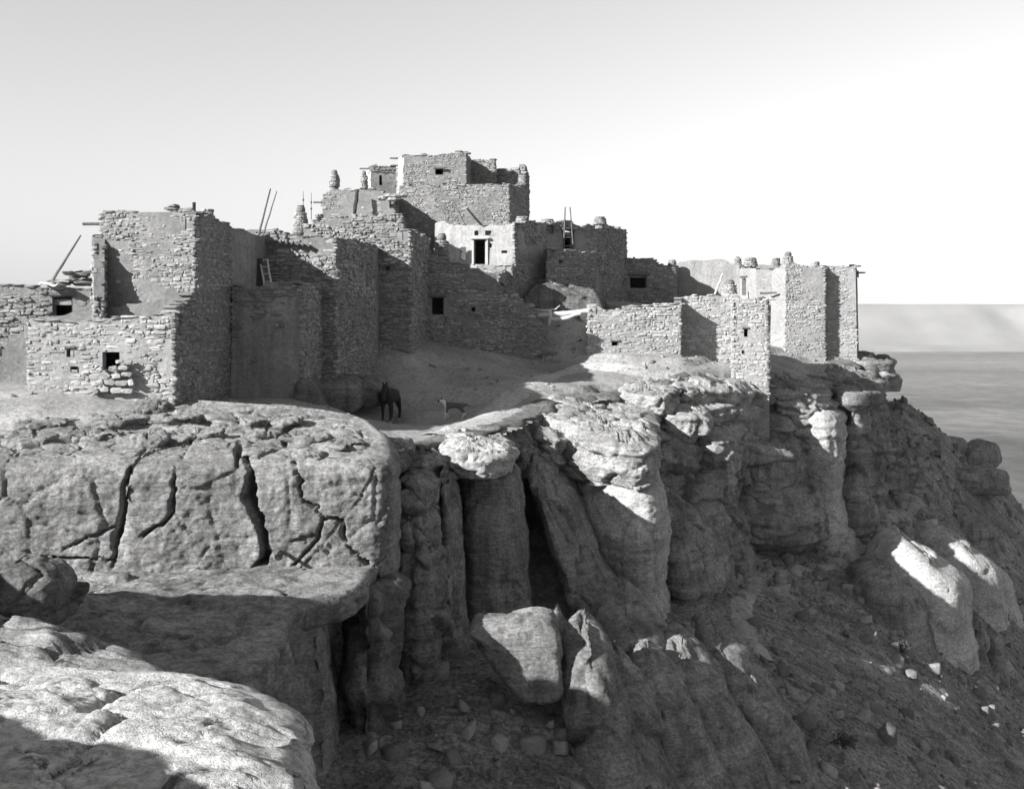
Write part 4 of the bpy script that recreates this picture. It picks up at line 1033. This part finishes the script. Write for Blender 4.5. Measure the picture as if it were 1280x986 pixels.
def chimney(h, px, y0, y1, Y, r, pot=True, mat='stone', seed=0):
    """a stack of small stones with a clay pot on top, standing on a roof"""
    x = wx(px, Y); zb, zt = wz(y1, Y), wz(y0, Y); hgt = zt - zb
    st = .72 * hgt if pot else hgt
    c = empty('chimney', (x, Y, zb)); c.parent = h.root; c.matrix_parent_inverse = Matrix.Translation(-Vector(h.root.location)); c.location = (x, Y, zb)
    r_ = random.Random(seed)
    core = lathe('stack', (x, Y, zb - .3), [(r * .8, 0), (r * .72, .3 + st * .5), (r * .6, .3 + st), (.02, .3 + st)], M['mud'], None, 10, .06, seed)
    core.parent = c; core.matrix_parent_inverse = Matrix.Translation(-Vector((x, Y, zb)))
    s_ = Stones(); z = zb - .05
    while z < zb + st - .04:
        hh = r_.uniform(.08, .14); t = (z - zb) / max(st, .1); rr = r * (.82 - .2 * t); a = r_.uniform(0, 6)
        n = max(4, int(2 * math.pi * rr / .24))
        for k in range(n):
            b = a + 2 * math.pi * k / n; nn = np.array((math.cos(b), math.sin(b), 0)); tt = np.array((-math.sin(b), math.cos(b), 0)) * -1
            s_.add((x + nn[0] * rr * .7, Y + nn[1] * rr * .7, z + hh / 2), tt, nn, np.array((0, 0, 1.)), 2 * math.pi * rr / n * 1.1, rr * .45 + r_.uniform(0, .06), hh, mat)
        z += hh
    vs = []; fs = []; n = 0
    for (q, A_, p, m2, v) in s_.l:
        vv = VAR[v][0] @ A_.T + p; vs.append(vv); fs.append(VAR[v][1] + n); n += len(vv)
    if vs:
        o_ = mesh_obj('stack_stones', np.vstack(vs), np.vstack(fs), M[mat], None, kind='stuff'); o_.parent = c; o_.matrix_parent_inverse = Matrix.Translation(-Vector((x, Y, zb)))
    if pot:
        ph = hgt - st + .05; pr = r * .6
        o_ = lathe('pot', (x, Y, zb + st - .05), [(pr * .7, 0), (pr, ph * .35), (pr * .95, ph * .7), (pr * .72, ph * .9), (pr * .8, ph), (pr * .6, ph), (pr * .55, ph * .6), (.02, ph * .55)], M['pot'], None, 16, .03, seed)
        o_.parent = c; o_.matrix_parent_inverse = Matrix.Translation(-Vector((x, Y, zb)))
    return c

chimney(A, 219, 257, 266, 41.5, .2, True, seed=1)
chimney(A, 260, 262, 272, 42.5, .22, False, seed=2)
chimney(E, 552, 292, 322, 58.5, .42, True, seed=3)
chimney(Pt, 376, 257, 291, 62.0, .42, True, seed=4)
chimney(Pt, 399, 268, 277, 63.0, .25, False, seed=5)
chimney(T1a, 418, 213, 233, 71.0, .34, True, seed=6)
chimney(T3, 455, 214, 236, 75.5, .26, True, seed=7)
chimney(Fh, 653, 271, 284, 64.8, .42, False, 'stone', seed=8)
chimney(Mh, 840, 325, 336, 78.0, .3, False, seed=9)
chimney(Mh, 938, 322, 333, 78.0, .5, False, seed=10)
chimney(Mh, 922, 321, 332, 78.5, .28, True, seed=11)
chimney(Mh, 912, 350, 374, 73.0, .55, True, 'stone_sunlit', seed=12)
chimney(Nh, 985, 315, 333, 72.0, .38, True, seed=13)
chimney(Nh, 970, 323, 335, 73.0, .3, False, seed=14)
chimney(Nh, 1019, 327, 334, 73.0, .3, False, seed=15)
chimney(G, 750, 272, 280, 68.0, .4, False, seed=16)
chimney(G, 684, 274, 282, 68.5, .45, False, seed=17)

# battered buttress against the tower's left corner
bt = House('buttress', 'x', [X(117, 38.5), X(130.5, 38.5), X(132, 39.9), X(117, 39.9)], 1.5, ZB,
           {0: S(top=[(0, .55), (1, .5)], capfill=.4), 1: S(top=[(0, .5), (.3, 1.1), (.32, 1.6), (.6, 2.0), (.62, 2.4), (1, 2.7)], caps=False), 2: dict(top=[(0, 2.7), (1, 2.7)]), 3: S(top=[(0, 2.7), (.38, 2.4), (.4, 2.0), (.68, 1.6), (.7, 1.1), (1, .55)], caps=False)}, seed=31, roof=False, limit=120, thick=.19)
for k_ in ('label', 'category', 'group', 'kind'): del bt.root[k_]
bt.root.parent = A.root; bt.root.matrix_parent_inverse = Matrix.Translation(-Vector(A.root.location))

# loose stones fallen in the broken hole of the annex
ls = Stones(); rr_ = random.Random(4)
for (a, b, l, h, ang) in [(131, 487, 13, 7, 0), (146, 488, 16, 8, .05), (160, 489, 15, 7, 0), (138, 478, 14, 7, -.1), (153, 479, 16, 8, .05), (165, 478, 8, 9, .2), (134, 468, 13, 7, -.6), (147, 470, 14, 7, .1), (160, 468, 14, 6, 0),
                         (142, 460, 12, 6, .2), (155, 460, 13, 6, 0), (126, 478, 8, 7, .3), (150, 452, 9, 5, .1), (161, 453, 10, 6, -.1), (125, 462, 9, 6, .5), (120, 489, 12, 7, 0)]:
    t, u = rot_about(np.array((1., 0, 0)), np.array((0, 0, 1.)), None, ang)
    p = at(a, b, 36.42); ls.add(p, t, np.array((.05, -1., .1)), u, l / F * 36.4 * .92, rr_.uniform(.1, .2), h / F * 36.4 * .92, 'stone_sunlit')
ls.build(AN.root, 300, name='loose_stone')
# slabs heaped on the roof at the left edge
ls = Stones()
for k_ in range(26):
    a = rr_.uniform(74, 118); b = rr_.uniform(341, 359) if a > 85 else rr_.uniform(350, 360)
    t, u = rot_about(np.array((1., .2, 0)), np.array((0, 0, 1.)), None, rr_.gauss(0, .12))
    ls.add(at(a, b, 40.6 + rr_.uniform(0, 1)), t, np.array((0, -1., .1)), u, rr_.uniform(.3, .7), rr_.uniform(.3, .6), rr_.uniform(.06, .12), 'stone')
ls.build(A3.root, 300, name='roof_slab')
# timber over and in the openings
def lintel(h, i, x0, x1, y, mat='wood', th=.09):
    u0, u1 = h.hit(i, x0), h.hit(i, x1); a = h.pt(i, u0, 0, .03); b = h.pt(i, u1, 0, .03); z = wz(y, a[1])
    tube('lintel', [(a[0], a[1], z), (b[0], b[1], z)], [th, th * .9], M[mat], h.root, 8, .1, int(x0))
lintel(E, 0, 536, 557, 370); lintel(A3, 0, 63, 95, 368); lintel(Fh, 0, 589, 611, 297.5, 'wood_pale'); lintel(G, 0, 702, 719, 286); lintel(K, 0, 784, 811, 342.5, 'wood', .12); lintel(T2, 1, 542, 556, 210); lintel(D, 0, 480, 489, 332, 'wood', .06)
lintel(Mh, 1, 926, 935, 346, 'wood', .07); lintel(AN, 0, 80, 93, 434.5, 'wood', .06); lintel(Lh, 0, 761, 773, 426, 'wood', .06); lintel(Lh, 4, 929, 938, 410, 'wood', .06)
def jamb(h, i, x, y0, y1, wd, mat):
    u = h.hit(i, x); p = h.pt(i, u, wz((y0 + y1) / 2, h.pt(i, u, 0)[1]), .04)
    slab_box('door_frame', p, wd, .1, (y1 - y0) / F * p[1], M[mat], h.root, 0, int(x))
jamb(Fh, 0, 590.5, 298, 331, .12, 'wood_pale'); jamb(Fh, 0, 609, 298, 331, .08, 'wood_pale'); jamb(G, 0, 703, 287, 312, .1, 'wood_dark')
p_ = at(579, 317, 63.2); slab_box('door_plank', p_, .3, .06, .75, M['wood'], Fh.root, .1, 3)
# roof beam ends poking out of walls
for k_, (h, a, b, Y, ln) in enumerate([(A, 114, 280, 40.2, .5), (T2, 494, 198, 75.6, .6), (T2, 494, 207, 75.6, .4), (T3, 455, 211, 77.2, .5), (T1a, 399, 253, 70, .6), (Nh, 1076, 341, 74, .5), (Nh, 966, 366, 71, .0)]):
    p = np.array(at(a, b, Y)); d = np.array((-1., 0, .02)) if ln and a < 1000 else np.array((1., -.1, .02))
    tube('roof_beam', [p - d * .8, p + d * max(ln * .6, .25)], [.07, .055], M['wood'], h.root, 7, .1, k_)
for k_ in range(9):   # beam row of the terrace behind the lower room
    p = np.array(at(331 + k_ * 7, 300 + k_ * .9, 46.05)); tube('roof_beam', [p + (0, .5, 0), p + (0, -.22 - .1 * (k_ % 2), -.01)], [.06, .05], M['wood'], Cc.root, 7, .05, k_)
ls = Stones()   # whitewashed slabs along the roof edge of the broad upper house
for k_, (a, b, l) in enumerate([(478, 249, 9), (486, 246, 10), (495, 246, 12), (505, 245, 9), (490, 250, 10)]):
    ls.add(at(a, b, 68.6), np.array((1., .1, .02 * k_)), np.array((0, -1., .2)), np.array((0, 0, 1.)), l / F * 68.6, .5, .22, 'white_slab')
M['white_slab'] = M['white']; ls.build(T1a.root, 300, name='roof_slab')
# white cloth on the low roof
cl = [(wx(48 + 24 * i / 8, 39.4), 39.4 + .8 * j / 4, wz(357 - 3 * math.sin(i * .8) * .5 - 2.5, 39.4) + .03 * math.sin(i * 1.7 + j)) for j in range(5) for i in range(9)]
o = mesh_obj('folded_cloth', cl, grid_faces(9, 5), M['blanket'], smooth=True); m_ = o.modifiers.new('thick', 'SOLIDIFY'); m_.thickness = .06
tag(o, 'white cloth lying on the low roof at the left edge', 'cloth')

# ------------------------------------------------------------------ ladders, poles, logs
def pole(name, label, pts, radii, mat, cat='pole', seed=0, group=None):
    pts = [np.array(p) for p in pts]; b = Vector(pts[0])
    o = tube(name, [p - pts[0] for p in pts], radii, M[mat], None, 8, .1, seed); o.location = b
    return tag(o, label, cat, group)
pole('leaning_pole', 'long thin pole leaning out from the low roof at far left', [at(60, 360, 40.4), at(101, 294, 41)], [.06, .03], 'wood', seed=1)
pole('ladder_pole', 'thicker of two tall thin poles rising behind the tower house roof', [at(322, 300, 45.4), at(338, 236, 46)], [.05, .03], 'wood', seed=2)
pole('ladder_pole', 'thinner, more tilted of two tall poles rising behind the tower house roof', [at(327, 300, 45.8), at(346, 239, 46.6)], [.04, .02], 'wood', seed=3)
pole('roof_post', 'short dark post standing on the tower house roof', [at(242, 275, 41), at(242.5, 253, 41)], [.07, .06], 'wood_dark', 'post', seed=4)
for k_, (a, b, lab) in enumerate([(379, 239, 'thin knotted stick rising behind the clay-pot chimney, left one'), (389, 241, 'thin knotted stick right of the clay-pot chimney on the roof terrace')]):
    o = pole('roof_stick', lab, [at(a, 275, 63.5), at(a, b, 63.5)], [.025, .015], 'wood', 'stick', seed=5 + k_)
    for y_ in (250, 258): attach(lathe('knot', at(a, y_ + 3 * k_, 63.5), [(.02, -.08), (.06, 0), (.02, .08)], M['wood'], None, 8, .1), o)
pole('leaning_post', 'thick dark post leaning on the wall of the broad upper house', [at(442, 277, 68.3), at(446.5, 238, 68.6)], [.13, .12], 'wood_dark', 'post', seed=8)
pole('leaning_pole', 'slim pole leaning in the shaded corner of the upper middle house', [at(580, 280, 70.8), at(565, 249, 71.8)], [.08, .06], 'wood', seed=9)
pole('dark_post', 'dark upright post against the plastered house', [at(846, 374, 76), at(845, 336, 76)], [.14, .12], 'wood_dark', 'post', seed=10)
pole('leaning_pole', 'pale pole propped beside the white doorway of the plastered house', [at(892, 373, 74), at(903, 343, 75)], [.08, .07], 'wood_pale', seed=11)

def ladder(label, a0, a1, b0, b1, rungs, r, mat):
    a0, a1, b0, b1 = map(np.array, (a0, a1, b0, b1))
    root = empty('ladder', tuple(float(q) for q in a0)); tag(root, label, 'ladder')
    tube('rail', [a0, a1], [r, r * .8], M[mat], root, 8, .08, 1); tube('rail', [b0, b1], [r, r * .8], M[mat], root, 8, .08, 2)
    for k, t in enumerate(rungs): tube('rung', [a0 + (a1 - a0) * t, b0 + (b1 - b0) * t], [r * .7, r * .7], M[mat], root, 7, .05, 10 + k)
ladder('short wooden ladder leaning on the roof terrace of the lower room', at(330.5, 356, 43.9), at(325, 325, 44.9), at(339, 356, 43.7), at(334, 324, 44.7), [.12, .42, .7, .97], .045, 'wood_pale')
ladder('tall two-pole ladder standing before the dark doorway of the ladder house', at(704.5, 313, 66.6), at(706.5, 259, 67.2), at(717, 313, 66.9), at(712.5, 259, 67.4), [.1, .3, .5, .68], .05, 'wood')
slab_box('leaning_board', at(324, 341, 44.6), .3, .06, 1.2, M['wood_dark'], None, .4, 6, -.25)
tag(bpy.data.objects['leaning_board'], 'dark board leaning beside the short ladder', 'board')
gl = lambda lab, pts, rr, sd: pole('gate_log', lab, pts, rr, 'wood_pale', 'log', sd, 'logs of the gate')
gl('thick bleached log lying across the gateway', [at(664, 395, 59.2), at(690, 394, 58.7), at(715, 391.5, 58.4), at(738, 388, 58.3)], [.14, .15, .13, .12], 21)
gl('bent bleached log just under the thick gate log', [at(688, 398, 58.5), at(700, 399, 58.3), at(712, 396, 58.2), at(726, 392, 58.2)], [.12, .1, .1, .07], 22)
gl('thin crooked branch lying above the gate log', [at(667, 387, 59.9), at(682, 388, 59.6), at(694, 387, 59.5), at(700, 382, 59.6)], [.06, .06, .05, .03], 23)
gl('short forked branch hanging upright on the gate log', [at(687, 388, 58.5), at(688, 396, 58.4), at(686.5, 406, 58.5)], [.09, .08, .05], 24)

# ------------------------------------------------------------------ boulders
def boulder(label, pts, Y, thick, mat, sd, on=None, **kw):
    o = rock('boulder', fp(pts, Y), -Y, -(Y + thick), M[mat], None, face=True, seed=sd, **{**dict(sp=.08, rnd=.3, lump=.1, strata=.03, fine=.03, block=.08, corner=.25), **kw})
    return tag(o, label, 'boulder', 'boulders')
boulder('smooth slanting boulder carrying the corner house', [(384, 477), (440, 474), (453, 500), (446, 518), (405, 523), (393, 505)], 43.9, 3, 'rock_dark', 61)
boulder('smaller slanting boulder at the foot of the corner house, behind the horse', [(438, 476), (468, 478), (479, 507), (446, 514)], 45.4, 4, 'rock_dark', 62)
boulder('rock spur at the foot of the lower plastered room', [(366, 476), (386, 474), (406, 512), (404, 532), (362, 534)], 42.0, 2.5, 'rock_dark', 63)
boulder('huge boulder under the ladder house behind the gate', [(650, 380), (662, 362), (688, 348), (724, 360), (752, 366), (762, 392), (735, 410), (655, 408)], 62.6, 3.5, 'rock_dark', 64, lump=.25, block=.25)
boulder('dark rounded boulder at the left edge above the near ledge', [(-30, 790), (-26, 735), (0, 716), (34, 716), (58, 736), (64, 764), (56, 790), (20, 796)], 18.3, 1.3, 'rock_dark', 65, sp=.035, rnd=.3, lump=.08, corner=.16, block=.12, bsize=(.7, .6))
Ys = on_surface(660, 905, talus_z)
boulder('big fallen slab leaning below the central columns', [(578, 790), (625, 787), (690, 780), (702, 800), (707, 878), (672, 890), (640, 868), (612, 832)], Ys - .2, 1.6, 'rock', 66, rnd=.15, lump=.12, block=.12)
boulder('upright squared boulder on the right-hand ridge against the plain', [(1184, 590), (1186, 553), (1200, 546), (1212, 551), (1209, 592)], 80, 2, 'rock', 67, rnd=.35)
boulder('tilted boulder on the ridge at the right edge', [(1209, 590), (1214, 570), (1236, 553), (1252, 556), (1256, 580), (1234, 594)], 79, 2.5, 'rock', 68, rnd=.5)
boulder('low flat boulder in front of the tilted one on the ridge', [(1203, 618), (1198, 594), (1225, 586), (1265, 590), (1268, 620)], 76, 2.5, 'rock', 69, rnd=.5)
boulder('tilted pale slab lying on the slope before the bright forecourt house', [(817, 473), (829, 469), (857, 488), (852, 498), (838, 492)], 55.6, 1.6, 'rock_pale', 70, rnd=.1, sp=.06, lump=.05, block=.05)
boulder('pale broken block below the forecourt house buttress', [(860, 470), (884, 466), (905, 480), (900, 494), (866, 490)], 57.0, 1.6, 'rock_pale', 71, rnd=.2)

# ------------------------------------------------------------------ loose stone cover (nobody could count it)
def scatter(name, mat, n, xr, yr, fn, keep, smin, smax, seed, flat=.5):
    r_ = np.random.default_rng(seed)
    x = r_.uniform(*xr, n); y = r_.uniform(*yr, n); k = keep(x, y, r_.uniform(0, 1, n)); x = x[k]; y = y[k]; z = fn(x, y); n = len(x)
    sz = smin * (smax / smin) ** (r_.uniform(0, 1, n) ** 3.2)
    vs = []; fs = []; c = 0
    for i in range(n):
        v, f = VAR[i % NV]
        a = r_.uniform(0, 6.28); ca, sa = math.cos(a), math.sin(a); tl = r_.normal(0, .35, 2)
        q = (v - (0, .5, 0)) * np.array((1, r_.uniform(flat * .6, flat * 1.5), r_.uniform(.5, .95))) * sz[i]
        q = np.stack([q[:, 0], q[:, 2], q[:, 1]], -1)
        q[:, 2] += q[:, 0] * tl[0] + q[:, 1] * tl[1]
        vs.append(np.stack([q[:, 0] * ca - q[:, 1] * sa + x[i], q[:, 0] * sa + q[:, 1] * ca + y[i], q[:, 2] + z[i] + sz[i] * .08], -1)); fs.append(f + c); c += len(v)
    return mesh_obj(name, np.vstack(vs), np.vstack(fs), M[mat], kind='stuff')
def k_tal(x, y, u):
    d = edge_dist(x, y); px = x / y * F + 640
    return (d > .3) & (px > 430) & (px < 1300) & (u < .35 + .9 * (fbm(x * .15, y * .15, 0 * x, 2, 8) > 0))
scatter('talus_rubble', 'rubble', 27000, (-4, 40), (26, 92), talus_z, k_tal, .1, .7, 1, .6)
def k_top(x, y, u):
    px = x / y * F + 640
    return (edge_dist(x, y) < -.8) & (px > 10) & (px < 1130) & (u < .15 + 1.0 * (fbm(x * .3, y * .3, 0 * x, 2, 18) > .15))
scatter('court_gravel', 'pebble', 5500, (-16, 25), (31, 73), ground_z, k_top, .05, .34, 2, .45)

# ------------------------------------------------------------------ animals
def creature(name, joints, bones, mat, parent=None, sub=2):
    me = bpy.data.meshes.new(name)
    names = list(joints); me.from_pydata([joints[n][:3] for n in names], [(names.index(a), names.index(b)) for a, b in bones], [])
    me.materials.append(mat); o = bpy.data.objects.new(name, me); COL.objects.link(o)
    if parent: o.parent = parent
    md = o.modifiers.new('skin', 'SKIN'); md.use_smooth_shade = True
    for i, n in enumerate(names):
        r = joints[n][3]; r = r if isinstance(r, tuple) else (r, r)
        me.skin_vertices[0].data[i].radius = r
        me.skin_vertices[0].data[i].use_root = (i == 0)
    ms = o.modifiers.new('sub', 'SUBSURF'); ms.levels = ms.render_levels = sub
    return o

def coat(name, dark, pale, fn):
    """coat colour in the animal's own axes (x forward, z up)"""
    m, nt, b = nodes_of(name); b.inputs['Roughness'].default_value = .7
    sp = N(nt, 'ShaderNodeSeparateXYZ'); nt.links.new(N(nt, 'ShaderNodeTexCoord').outputs['Object'], sp.inputs[0])
    f = fn(nt, sp); mx = N(nt, 'ShaderNodeMix', data_type='RGBA'); nt.links.new(f, mx.inputs[0])
    mx.inputs[6].default_value = (dark,) * 3 + (1,); mx.inputs[7].default_value = (pale,) * 3 + (1,); nt.links.new(mx.outputs[2], b.inputs['Base Color'])
    return m
def less(nt, s_, v):
    q = N(nt, 'ShaderNodeMath', operation='LESS_THAN'); nt.links.new(s_, q.inputs[0]); q.inputs[1].default_value = v; return q.outputs[0]
def mth(nt, op, a, b):
    q = N(nt, 'ShaderNodeMath', operation=op); nt.links.new(a, q.inputs[0]); nt.links.new(b, q.inputs[1]); return q.outputs[0]

Yh = 46.0; xh = wx(488, Yh); zh = float(ground_z(xh, Yh))
Hr = empty('horse', (xh, Yh, zh)); tag(Hr, 'dark horse standing in the court facing the camera', 'horse'); Hr.rotation_euler = (0, 0, math.radians(-101)); Hr.scale = (1.08, 1.08, 1.08)
hj = dict(pel=(-.55, 0, 1.16, .25), bel=(-.1, 0, 1.1, .29), che=(.38, 0, 1.12, .26), wit=(.55, 0, 1.26, .19), nk=(.8, .05, 1.42, (.13, .19)), pol=(1.02, .1, 1.5, .115), jaw=(1.16, .12, 1.28, (.09, .115)), muz=(1.3, .14, .98, .075),
          dock=(-.78, 0, 1.2, .12))
hb = [('pel', 'bel'), ('bel', 'che'), ('che', 'wit'), ('wit', 'nk'), ('nk', 'pol'), ('pol', 'jaw'), ('jaw', 'muz'), ('pel', 'dock')]
for s_, e in (('l', 1), ('r', -1)):
    hj.update({'sh' + s_: (.46, .15 * e, .86, .1), 'kn' + s_: (.48, .15 * e, .46, .058), 'fe' + s_: (.47, .15 * e, .14, .043), 'ho' + s_: (.5, .15 * e, .03, .058),
               'st' + s_: (-.46, .16 * e, .86, .13), 'hk' + s_: (-.72, .16 * e, .5, .065), 'fh' + s_: (-.66, .16 * e, .15, .043), 'hh' + s_: (-.62, .16 * e, .03, .058)})
    hb += [('che', 'sh' + s_), ('sh' + s_, 'kn' + s_), ('kn' + s_, 'fe' + s_), ('fe' + s_, 'ho' + s_), ('pel', 'st' + s_), ('st' + s_, 'hk' + s_), ('hk' + s_, 'fh' + s_), ('fh' + s_, 'hh' + s_)]
creature('body', hj, hb, coat('horse_coat', .016, .26, lambda nt, sp: less(nt, sp.outputs[2], .17)), Hr)
def cone_part(name, base, tip, r, mat, parent, flat=1.0):
    base, tip = np.array(base), np.array(tip)
    n = 5; V = []
    for k in range(n):
        t = k / (n - 1); c = base + (tip - base) * t; rad = r * (1 - t) ** .6 + .004
        for q in range(8): a = q * math.pi / 4; V.append(c + np.array((rad * math.cos(a) * flat, rad * math.sin(a), 0)))
    o = mesh_obj(name, V, [tuple(f) for f in grid_faces(8, n, True)] + [tuple(range(7, -1, -1)), tuple(range(8 * n - 8, 8 * n))], mat, None, True); o.parent = parent
    return o
for e in (1, -1): cone_part('ear', (1.0, .1 + .06 * e, 1.56), (1.03, .1 + .075 * e, 1.66), .04, M['horse'], Hr, .6)
cone_part('tail', (-.86, 0, 1.22), (-.95, .05, .45), .09, M['horse'], Hr)
cone_part('mane', (.86, .05, 1.55), (.6, .02, 1.4), .07, M['horse'], Hr)

def dog(label, px, py, Y, rz, mat, head, s_=1.0, group='dogs'):
    x = wx(px, Y); r = empty('dog', (x, Y, float(ground_z(x, Y)))); tag(r, label, 'dog', group); r.rotation_euler = (0, 0, rz); r.scale = (s_,) * 3
    hx, hz = head
    j = dict(pel=(-.28, 0, .44, .085), bel=(-.04, 0, .43, .09), che=(.2, 0, .42, .115), nk=(.2 + hx * .45, 0, .45 + hz * .55, .07), hd=(.2 + hx * .85, 0, .45 + hz, .072), muz=(.2 + hx * 1.45, 0, .43 + hz * .92, .038), rmp=(-.36, 0, .45, .06),
             t1=(-.44, 0, .46, .022), t2=(-.55, 0, .38, .014))
    b = [('pel', 'bel'), ('bel', 'che'), ('che', 'nk'), ('nk', 'hd'), ('hd', 'muz'), ('pel', 'rmp'), ('rmp', 't1'), ('t1', 't2')]
    for n_, e in (('l', 1), ('r', -1)):
        j.update({'sh' + n_: (.2, .07 * e, .3, .045), 'kn' + n_: (.21 + .03 * e, .07 * e, .17, .036), 'ft' + n_: (.2 + .05 * e, .07 * e, .03, .03), 'pw' + n_: (.25 + .05 * e, .07 * e, .015, .025),
                  'st' + n_: (-.26, .075 * e, .32, .06), 'hk' + n_: (-.38 + .03 * e, .07 * e, .17, .036), 'fh' + n_: (-.34 + .05 * e, .07 * e, .03, .03), 'ph' + n_: (-.29 + .05 * e, .07 * e, .015, .025)})
        b += [('che', 'sh' + n_), ('sh' + n_, 'kn' + n_), ('kn' + n_, 'ft' + n_), ('ft' + n_, 'pw' + n_), ('pel', 'st' + n_), ('st' + n_, 'hk' + n_), ('hk' + n_, 'fh' + n_), ('fh' + n_, 'ph' + n_)]
    creature('body', j, b, mat, r)
    for e in (1, -1): cone_part('ear', (.2 + hx * .78, .045 * e, .5 + hz), (.2 + hx * .72, .07 * e, .57 + hz), .03, mat, r, .6)
    return r
pied = coat('pied_coat', .06, .42, lambda nt, sp: mth(nt, 'MAXIMUM', less(nt, sp.outputs[2], .2), mth(nt, 'MULTIPLY', mth(nt, 'SUBTRACT', less(nt, sp.outputs[0], .42), less(nt, sp.outputs[0], .22)), less(nt, sp.outputs[2], .62))))
dog('black and white dog standing sideways on the court near the horse', 566, 537, 46.0, math.pi + .12, pied, (.2, .14), 1.3)
tan = coat('pale_coat', .12, .26, lambda nt, sp: less(nt, sp.outputs[2], .3))
dog('pale dog nosing at the ground by the gateway', 686, 452, on_surface(686, 454, ground_z, 50, 70), math.pi - .5, tan, (.2, -.12), 1.15)

# ------------------------------------------------------------------ shrubs
def shrub(label, px, py, Y, z, r, n, sd):
    x = wx(px, Y); r_ = np.random.default_rng(sd); root = empty('shrub', (x, Y, z)); tag(root, label, 'shrub', 'small shrubs')
    V = []; Fc = []
    W = []; Wf = []
    for k in range(n):
        a = r_.uniform(0, 6.28); e = r_.uniform(.3, 1.4); L = r * r_.uniform(.6, 1.1); d = np.array((math.cos(a) * math.cos(e), math.sin(a) * math.cos(e), math.sin(e)))
        sd_ = np.cross(d, (0, 0, 1)); sd_ /= np.linalg.norm(sd_) + 1e-6; b0 = len(W); wd = .012 * r / .3
        W += [(-sd_ * wd), (sd_ * wd), d * L]; Wf.append((b0, b0 + 1, b0 + 2))
        for q in range(7):
            c = d * L * r_.uniform(.35, 1.05) + r_.normal(0, r * .08, 3); u = r_.normal(0, 1, 3); u /= np.linalg.norm(u); v = np.cross(u, r_.normal(0, 1, 3)); v /= np.linalg.norm(v) + 1e-6; s_ = r * r_.uniform(.05, .11); b0 = len(V)
            V += [c - u * s_, c + v * s_ * .5, c + u * s_, c - v * s_ * .5]; Fc.append((b0, b0 + 1, b0 + 2, b0 + 3))
    o = mesh_obj('twigs', W, Wf, M['wood'], None, kind='stuff'); o.parent = root; o = mesh_obj('foliage', V, Fc, M['leaf'], None, kind='stuff'); o.parent = root
shrub('small dark shrub growing on the near rock, leftmost', 80, 897, 10.3, wz(900, 10.3), .22, 26, 1)
shrub('small dark shrub on the near rock right of the leftmost one', 172, 912, 10.1, wz(915, 10.1), .2, 24, 2)
Yq = on_surface(1054, 935, talus_z); shrub('round dark bush on the lower right slope near the bottom', 1054, 930, Yq, float(talus_z(wx(1054, Yq), Yq)), .55, 70, 3)
Yq = on_surface(1128, 815, talus_z); shrub('dark bush on the right slope beside the pale outcrop', 1128, 812, Yq, float(talus_z(wx(1128, Yq), Yq)), .5, 60, 4)
Yq = on_surface(770, 845, talus_z); shrub('dark bush at the foot of the central columns', 770, 843, Yq, float(talus_z(wx(770, Yq), Yq)), .4, 50, 5)

# ------------------------------------------------------------------ far mesa and the air
def far_mesa():
    xs = np.linspace(-4500, 9000, 260); rows = []
    prof = [(0, -150), (260, -120), (420, -40), (520, 6), (560, 30), (620, 33), (4000, 34)]
    for (dy, z) in prof:
        wob = 240 * fbm(xs / 900, 0 * xs + 2, 0 * xs, 4, 5) + 60 * fbm(xs / 160, 0 * xs, 0 * xs, 3, 6)
        zz = z + (4 * fbm(xs / 300, 0 * xs, 0 * xs, 3, 9) if z > 0 else 0)
        rows.append(np.stack([xs, 4200 + dy + wob, zz + 0 * xs], -1))
    o = mesh_obj('distant_mesa', np.array(rows).reshape(-1, 3), grid_faces(len(xs), len(prof)), mat_dirt('far_slope', .14, .22, .004), smooth=True, kind='structure')
far_mesa()
hz_m = bpy.data.materials.new('air'); hz_m.use_nodes = True; nt = hz_m.node_tree; nt.nodes.remove(nt.nodes['Principled BSDF'])
pvn = nt.nodes.new('ShaderNodeVolumePrincipled'); pvn.inputs['Density'].default_value = 4.5e-5; pvn.inputs['Color'].default_value = (.95, .95, .95, 1)
nt.links.new(pvn.outputs[0], nt.nodes['Material Output'].inputs['Volume'])
hb_ = [(x, y, z) for z in (-152, 48) for (x, y) in ((-51000, -3500), (51000, -3500), (51000, 55500), (-51000, 55500))]
mesh_obj('haze', hb_, [(3, 2, 1, 0), (4, 5, 6, 7), (0, 1, 5, 4), (1, 2, 6, 5), (2, 3, 7, 6), (3, 0, 4, 7)], hz_m, kind='stuff')
